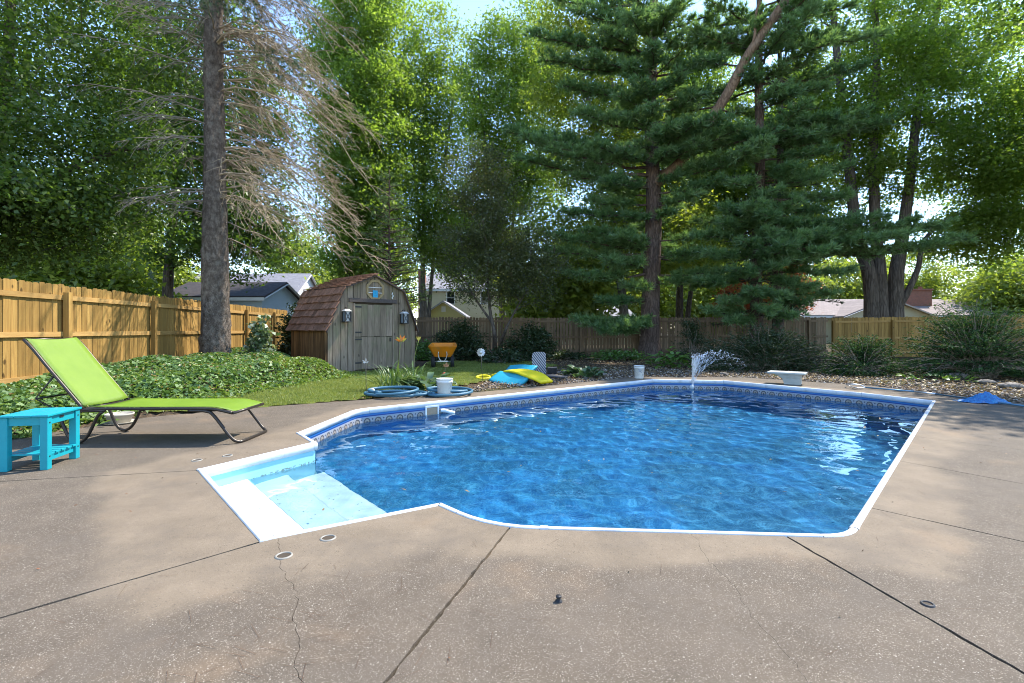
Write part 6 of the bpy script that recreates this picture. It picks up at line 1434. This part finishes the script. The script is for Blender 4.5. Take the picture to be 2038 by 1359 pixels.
# soil-dark core of the mound
gx = np.arange(-9.2, -3.9, 0.2); gy = np.arange(5.0, 17.5, 0.2); MX, MY = np.meshgrid(gx, gy); ins = inside(IVY, MX, MY)
MZ = np.where(ins, ivy_h(MX, MY) - 0.13, gz(MX, MY) - 0.12); ii = np.arange(MX.size).reshape(MX.shape)
Fq = np.stack([ii[:-1, :-1], ii[:-1, 1:], ii[1:, 1:], ii[1:, :-1]], axis=-1).reshape(-1, 4)
o = link('planting_bed', np_mesh('planting_bed', np.stack([MX.ravel(), MY.ravel(), MZ.ravel()], axis=1), Fq, M_SOIL, True)); o['kind'] = 'structure'

LAWN = [Vector(p) for p in [(-5.35, 7.35), (-4.05, 8.32), (-2.65, 9.2), (-2.3, 9.9), (-1.2, 11.3), (-0.6, 12.4), (0.3, 14.2), (1.6, 17.5), (0.5, 19.6), (-3.2, 19.5), (-2.9, 16.8), (-4.9, 14.3), (-4.2, 13.3), (-4.7, 12.0), (-5.0, 10.0), (-5.2, 8.3)]]
gx = np.arange(-5.4, 1.7, 0.2); gy = np.arange(7.2, 19.8, 0.2); MX, MY = np.meshgrid(gx, gy); cm = inside(LAWN, MX[:-1, :-1] + .1, MY[:-1, :-1] + .1).ravel(); ii = np.arange(MX.size).reshape(MX.shape)
Fq = np.stack([ii[:-1, :-1], ii[:-1, 1:], ii[1:, 1:], ii[1:, :-1]], axis=-1).reshape(-1, 4)[cm]
o = link('lawn', np_mesh('lawn', np.stack([MX.ravel(), MY.ravel(), gz(MX, MY).ravel() + 0.022], axis=1), Fq, M_LAWN, True)); o['kind'] = 'structure'
n = 100000; xx = RNG.uniform(-5.4, 1.7, n); yy = 7.3 + (RNG.random(n) ** 1.5) * 12.3; m = inside(LAWN, xx, yy); xx, yy = xx[m], yy[m]
C = np.stack([xx, yy, gz(xx, yy) + 0.02], axis=1); D = np.zeros_like(C); D[:, 2] = 1.0
V, Fq = needle_arrays(C, D, 1, 0.045, 0.009, 0.75)
o = link('grass', np_mesh('grass', V, Fq, LM['grass'], rnd=RNG.random(len(Fq)))); tag(o, 'short sunlit lawn grass between the ground cover and the lilies', 'grass', kind='stuff')

t = NT('gravel_stone'); a_ = t.n('Attribute', outp=2, props={'attribute_name': 'rnd'})
c = t.ramp(a_, [(0.0, (0.06, 0.042, 0.03)), (0.4, (0.13, 0.095, 0.068)), (0.7, (0.21, 0.165, 0.125)), (0.9, (0.32, 0.27, 0.22)), (1.0, (0.48, 0.43, 0.38))]); M_STONE = t.done(t.bsdf(c, 0.85))
GRAV = [Vector(p) for p in [(-1.0, 10.2), (1.4, 11.85), (3.3, 13.45), (6.1, 13.25), (8.15, 11.3), (8.85, 8.8), (9.2, 6.6), (13, 8.0), (13, 12.5), (10.5, 14.0), (8.5, 15.8), (4.5, 17.2), (1.8, 16.5), (0.4, 14.4), (-0.5, 12.4)]]
n = 36000; xx = RNG.uniform(-1, 13, n); yy = RNG.uniform(6.5, 17.3, n); m = inside(GRAV, xx, yy) & ~inside(DECK_OUT, xx, yy); xx, yy = xx[m], yy[m]
de = edge_d(DECK_OUT, xx, yy); kp = RNG.random(len(xx)) < np.clip(1.3 - de * 0.28, 0.12, 1.0); xx, yy = xx[kp][:21000], yy[kp][:10500]
OCT = np.array([[1, 0, 0], [0, 1, 0], [-1, 0, 0], [0, -1, 0], [0, 0, 0.8], [0, 0, -0.6]], dtype=np.float32); OF = np.array([[0, 1, 4], [1, 2, 4], [2, 3, 4], [3, 0, 4], [1, 0, 5], [2, 1, 5], [3, 2, 5], [0, 3, 5]])
def stones(xx, yy, size, zoff=0.0):
    k = len(xx); s = size * (0.5 + RNG.random(k) ** 2 * 1.1); an = RNG.random(k) * 6.283
    Vv = OCT[None] * s[:, None, None] * (0.65 + 0.6 * RNG.random((k, 6, 1))) * np.stack([np.ones(k), 0.6 + 0.5 * RNG.random(k), 0.45 + 0.4 * RNG.random(k)], axis=1)[:, None, :]
    ca, sa = np.cos(an)[:, None], np.sin(an)[:, None]; X = Vv[..., 0] * ca - Vv[..., 1] * sa; Y = Vv[..., 0] * sa + Vv[..., 1] * ca
    Vv = np.stack([X + xx[:, None], Y + yy[:, None], Vv[..., 2] + (gz(xx, yy) + zoff + s * 0.25)[:, None]], axis=-1).reshape(-1, 3)
    Ff = (OF[None] + 6 * np.arange(k)[:, None, None]).reshape(-1, 3); return Vv, Ff, np.repeat(RNG.random(k), 8)
Vv, Ff, rr_ = stones(xx, yy, 0.034)
o = link('gravel', np_mesh('gravel', Vv, Ff, M_STONE, rnd=rr_)); tag(o, 'brown and grey gravel spread along the far deck edge', 'gravel', kind='stuff')
# dry leaves lying about under the trees and needles on the deck
n = 12000; xx = RNG.uniform(-3, 13, n); yy = RNG.uniform(9, 20, n); m = ~inside(DECK_OUT, xx, yy) & ~inside(LAWN, xx, yy); xx, yy = xx[m], yy[m]
o = leaf_object('leaf_litter', np.stack([xx, yy, gz(xx, yy) + 0.045], axis=1), 0.06, 0.035, leafmat('dry_leaf', [(0.12, 0.075, 0.04), (0.24, 0.16, 0.08), (0.36, 0.27, 0.15)], 0.15), up=1.6, kind='stuff'); tag(o, 'dry brown leaves scattered over the soil under the trees', 'leaves')
n = 600; xx = RNG.uniform(-5.5, 8, n); yy = 1.2 + RNG.random(n) ** 1.3 * 9; hp = [Vector(p) for p in OUT]
ok = inside(DECK_OUT, xx, yy) & ~inside(hp, xx, yy) & (edge_d(hp, xx, yy) > 0.07); xx, yy = xx[ok], yy[ok]
cl = RNG.random(len(xx)) < 0.55; bx2 = RNG.normal(-1.0, 0.35, len(xx)); by2 = RNG.normal(2.1, 0.4, len(xx)); ok2 = (by2 > 1.3) & (by2 < 2.8) & (RNG.random(len(xx)) < 0.25); xx = np.where(ok2, bx2, xx); yy = np.where(ok2, by2, yy)
k = len(xx); an = RNG.random(k) * 6.283; Lh = 0.02 + 0.05 * RNG.random(k); w_ = 0.0008
dx, dy = np.cos(an), np.sin(an); Vv = np.stack([np.stack([xx - dx * Lh - dy * w_, yy - dy * Lh + dx * w_, 0.003 + 0 * xx], 1), np.stack([xx - dx * Lh + dy * w_, yy - dy * Lh - dx * w_, 0.003 + 0 * xx], 1), np.stack([xx + dx * Lh + dy * w_ - dy * .01, yy + dy * Lh - dx * w_ + dx * .01, 0.005 + 0 * xx], 1), np.stack([xx + dx * Lh - dy * w_ - dy * .01, yy + dy * Lh + dx * w_ + dx * .01, 0.005 + 0 * xx], 1)], axis=1).reshape(-1, 3)
o = link('pine_needles', np_mesh('pine_needles', Vv, np.arange(4 * k).reshape(k, 4), plain('dry_needle', (0.085, 0.046, 0.026), 0.9, 0.4, 5))); tag(o, 'brown pine needles and bits of twig strewn over the deck', 'needles', kind='stuff')
n = 150; xx = RNG.uniform(-5, 8, n); yy = RNG.uniform(1.4, 9, n); ok = inside(DECK_OUT, xx, yy) & ~inside(hp, xx, yy) & (edge_d(hp, xx, yy) > 0.07); xx, yy = xx[ok], yy[ok]
o = leaf_object('deck_debris', np.stack([xx, yy, 0.006 + 0 * xx], axis=1), 0.022 * (0.5 + RNG.random(len(xx))), 0.010, leafmat('debris_bit', [(0.03, 0.022, 0.016), (0.09, 0.055, 0.03), (0.26, 0.09, 0.04)], 0.05), up=3.0, fold=0.1, kind='stuff'); tag(o, 'small dark leaf bits scattered on the concrete deck', 'debris')

# ---- hostas, day lilies, hydrangea: each leaf its own piece
def blade_mesh(name, L, W, arch, mat, heart=0.0, nseg=6, cup=0.12):
    V = []; Fs = []; prof = []
    for i in range(nseg + 1):
        f = i / nseg; wv_ = W * (math.sin(math.pi * min(1, f * (0.92 - heart * .2) + 0.06 + heart * 0.14)) ** (0.7 if heart else 0.5)) * (1 if f < 1 else 0.05)
        x = L * f * (1 - 0.18 * arch * f); z = L * arch * (0.9 * f - 0.95 * f * f)
        V += [(x, wv_ / 2, z + cup * wv_), (x, 0, z), (x, -wv_ / 2, z + cup * wv_)]
    for i in range(nseg):
        for k in range(2): Fs.append((3 * i + k, 3 * i + k + 1, 3 * i + 3 + k + 1, 3 * i + 3 + k))
    return MB().add(V, Fs).mesh(name, mat, True)
def objmat(name, a, b, edge=None):
    """leaf material with a tone for each leaf object"""
    t = NT(name); rnd = t.n('ObjectInfo', outp=5); c = t.mix(rnd, a, b)
    d = t.n('BsdfDiffuse', Color=c); tr = t.n('BsdfTranslucent', Color=t.mix(1.0, c, (1.5, 1.45, 0.75), 'MULTIPLY')); g = t.n('BsdfGlossy', Color=(.9, .95, .9, 1), Roughness=0.4)
    return t.done(t.n('MixShader', i0=0.07, i1=t.n('MixShader', i0=0.32, i1=d, i2=tr), i2=g))
M_HO = objmat('hosta_green', (0.04, 0.09, 0.035), (0.12, 0.19, 0.085)); M_LI = objmat('lily_green', (0.05, 0.11, 0.025), (0.13, 0.20, 0.05)); M_HY = objmat('hydrangea_green', (0.06, 0.14, 0.02), (0.15, 0.25, 0.05))
def leaf_plant(name, label, c, meshes, n, r, pitch, seed, scale=(0.7, 1.2), group=None, base=0.02, tall=0.0, r0=0.0):
    rn = random.Random(seed); c = Vector(c); root = thing(name, label, 'plant', c, group)
    for i in range(n):
        an = rn.uniform(0, 6.283); d = r * math.sqrt(rn.random()); o = link('leaf', rn.choice(meshes), root, c + Vector((math.cos(an) * (d + r0), math.sin(an) * (d + r0), base + tall * rn.random() * (1 - d / (r + .01) * 0.6))))
        s = rn.uniform(*scale); o.scale = (s, s, s); o.rotation_euler = (rn.uniform(-.25, .25), -rn.uniform(*pitch), an + rn.uniform(-.7, .7))
    return root
HM = [blade_mesh('leaf', 0.24, 0.13, 0.55, M_HO, 1.0), blade_mesh('leaf', 0.28, 0.15, 0.7, M_HO, 1.0)]
LMs = [blade_mesh('leaf', 0.72, 0.026, 0.75, M_LI, 0, 8), blade_mesh('leaf', 0.62, 0.022, 0.95, M_LI, 0, 8), blade_mesh('leaf', 0.8, 0.024, 0.6, M_LI, 0, 8)]
HYM = [blade_mesh('leaf', 0.20, 0.13, 0.3, M_HY, 1.0), blade_mesh('leaf', 0.17, 0.11, 0.4, M_HY, 1.0)]
c = gp(848, 778); leaf_plant('hosta', 'broad-leaved hosta clump behind the white bucket and hose', (c.x, c.y + .35, 0.0), HM, 90, 0.42, (-0.3, 0.75), 1, tall=0.26, r0=0.05)
c = gp(1165, 752); leaf_plant('hosta', 'round hosta clump on the gravel beside the folding lounger', (c.x, c.y + .25, 0.0), HM, 80, 0.40, (-0.3, 0.7), 2, tall=0.24)
c = gp(775, 779); leaf_plant('day_lily', 'arching day lily clump with strap leaves behind the hose coil', (c.x, c.y + .3, 0.0), LMs, 130, 0.26, (0.15, 1.2), 3, scale=(0.6, 1.1))
c = gp(815, 775); leaf_plant('day_lily', 'smaller day lily clump between the lilies and the hosta', (c.x, c.y + .5, 0.0), LMs, 70, 0.2, (0.2, 1.25), 4, scale=(0.55, 1.0))
c = gp(1343, 733); leaf_plant('hydrangea', 'bright green big-leaved plant at the foot of the pine', (c.x, c.y + .5, 0.0), HYM, 120, 0.62, (-0.5, 0.5), 5, tall=0.72, scale=(0.8, 1.5))
c = gp(1880, 758); leaf_plant('low_perennial', 'low spreading green plant at the edge of the gravel by the yews', (c.x, c.y + .2, 0.0), HYM, 60, 0.75, (-0.2, 0.6), 6, tall=0.12, scale=(0.5, 1.0))
# orange lily flowers on tall stalks before the shed door
M_OR = plain('lily_petal', (0.75, 0.22, 0.03), 0.5, 0.1, 8); M_STK = plain('lily_stalk', (0.20, 0.24, 0.06), 0.7, 0.1, 8)
for px, py, bx_px, lb in ((799, 679, 785, 'open orange lily flower on a tall stalk before the shed door'), (833, 679, 812, 'pale lily buds on a tall stalk beside the shed corner')):
    g0 = gp(bx_px, 776) + Vector((0, 0.35, 0)); tp = at(px, py, g0.y - 0.1); k = thing('lily_flower', lb, 'flower', g0)
    MB().tube(bez(g0, g0.lerp(tp, 0.6) + Vector((-.05, 0, .1)), tp, 8), 0.005, 5).build('stalk', M_STK, k, True)
    big = px == 799
    for i in range(7):
        a = 6.283 * i / 7; d = Vector((math.cos(a) * 0.8, -0.35 + math.sin(a) * 0.3, 0.45 + 0.45 * math.sin(a))).normalized() if big else Vector((math.cos(a) * 0.45, 0.2 * math.sin(a), 0.9)).normalized()
        L = 0.15 if big else 0.11; sd2 = d.cross(Vector((0, 1, 0.2))).normalized() * (0.022 if big else 0.011); m = tp + d * L * 0.55
        MB().prism([tp, m - sd2, tp + d * L, m + sd2], Vector((0, 0.003, 0))).build('petal', M_OR if (big and i % 3) else plain('lily_bud', (0.55, 0.45, 0.08), 0.6, 0.1, 8), k)
# loose stones at the bed edge
M_ROCK = bark('field_stone', (0.14, 0.12, 0.10), (0.23, 0.20, 0.17), (0.34, 0.30, 0.26), 6, 1.0, 0.6)
rn = random.Random(12)
for i, (px, py, s, lb) in enumerate([(1627, 742, 0.16, 'pale round stone behind the diving stand'), (1700, 745, 0.12, 'small rock on the gravel before the low yew'), (1905, 752, 0.30, 'flat pale stone lying under the large yew'), (2012, 772, 0.26, 'long edging stone by the blue net'), (1440, 745, 0.13, 'small rock among the gravel by the fountain'), (1962, 763, 0.2, 'edging stone below the large yew'), (1540, 744, 0.11, 'small grey rock beside the weeping shrub')]):
    c = gp(px, py); V = []; Fs = []; nn_, mm = 10, 6
    for j in range(mm + 1):
        ph = -1.2 + 2.7 * j / mm
        for q_ in range(nn_):
            a = 6.283 * q_ / nn_; r_ = s * math.cos(ph) * (1 + rn.uniform(-.14, .14)); V.append((c.x + r_ * math.cos(a), c.y + 0.6 * r_ * math.sin(a), 0.0 + max(-.03, 0.30 * s * (math.sin(ph) + 0.6) * (1 + rn.uniform(-.1, .1)))))
    for j in range(mm):
        for q_ in range(nn_): Fs.append((j * nn_ + q_, j * nn_ + (q_ + 1) % nn_, (j + 1) * nn_ + (q_ + 1) % nn_, (j + 1) * nn_ + q_))
    Fs.append(tuple(mm * nn_ + q_ for q_ in range(nn_))); o = MB().add(V, Fs).build('rock', M_ROCK, None, True); tag(o, lb, 'rock', 'loose stones in the bed')

# bits that fell into the water: on the treads and afloat
q1, q2 = RNG.random(110), RNG.random(110); ti = RNG.integers(0, 3, 110); Cb = []
for f, g, k in zip(q1, q2, ti):
    tt = ts[k] + (ts[k + 1] - ts[k]) * (0.06 + 0.86 * f); p = AL.lerp(BL, tt).lerp(CL.lerp(DL, tt), 0.05 + 0.9 * g); Cb.append((p.x, p.y, zs[k] + 0.008))
o = leaf_object('sunken_bits', np.array(Cb), 0.010 + 0.016 * RNG.random(110), 0.008, MATS['debris_bit'], up=4.0, fold=0.1, kind='stuff'); tag(o, 'dark leaf bits lying on the submerged entry steps', 'debris')
xx = RNG.uniform(-2, 7, 90); yy = RNG.uniform(3.3, 12, 90); ok = inside(hp, xx, yy) & (edge_d(hp, xx, yy) > 0.08); xx, yy = xx[ok], yy[ok]
o = leaf_object('floating_leaves', np.stack([xx, yy, WATER_Z + 0.012 + 0 * xx], axis=1), 0.03 + 0.03 * RNG.random(len(xx)), 0.022, MATS['dry_leaf'], up=5.0, fold=0.1, kind='stuff'); tag(o, 'few small leaves floating on the pool water', 'leaves')
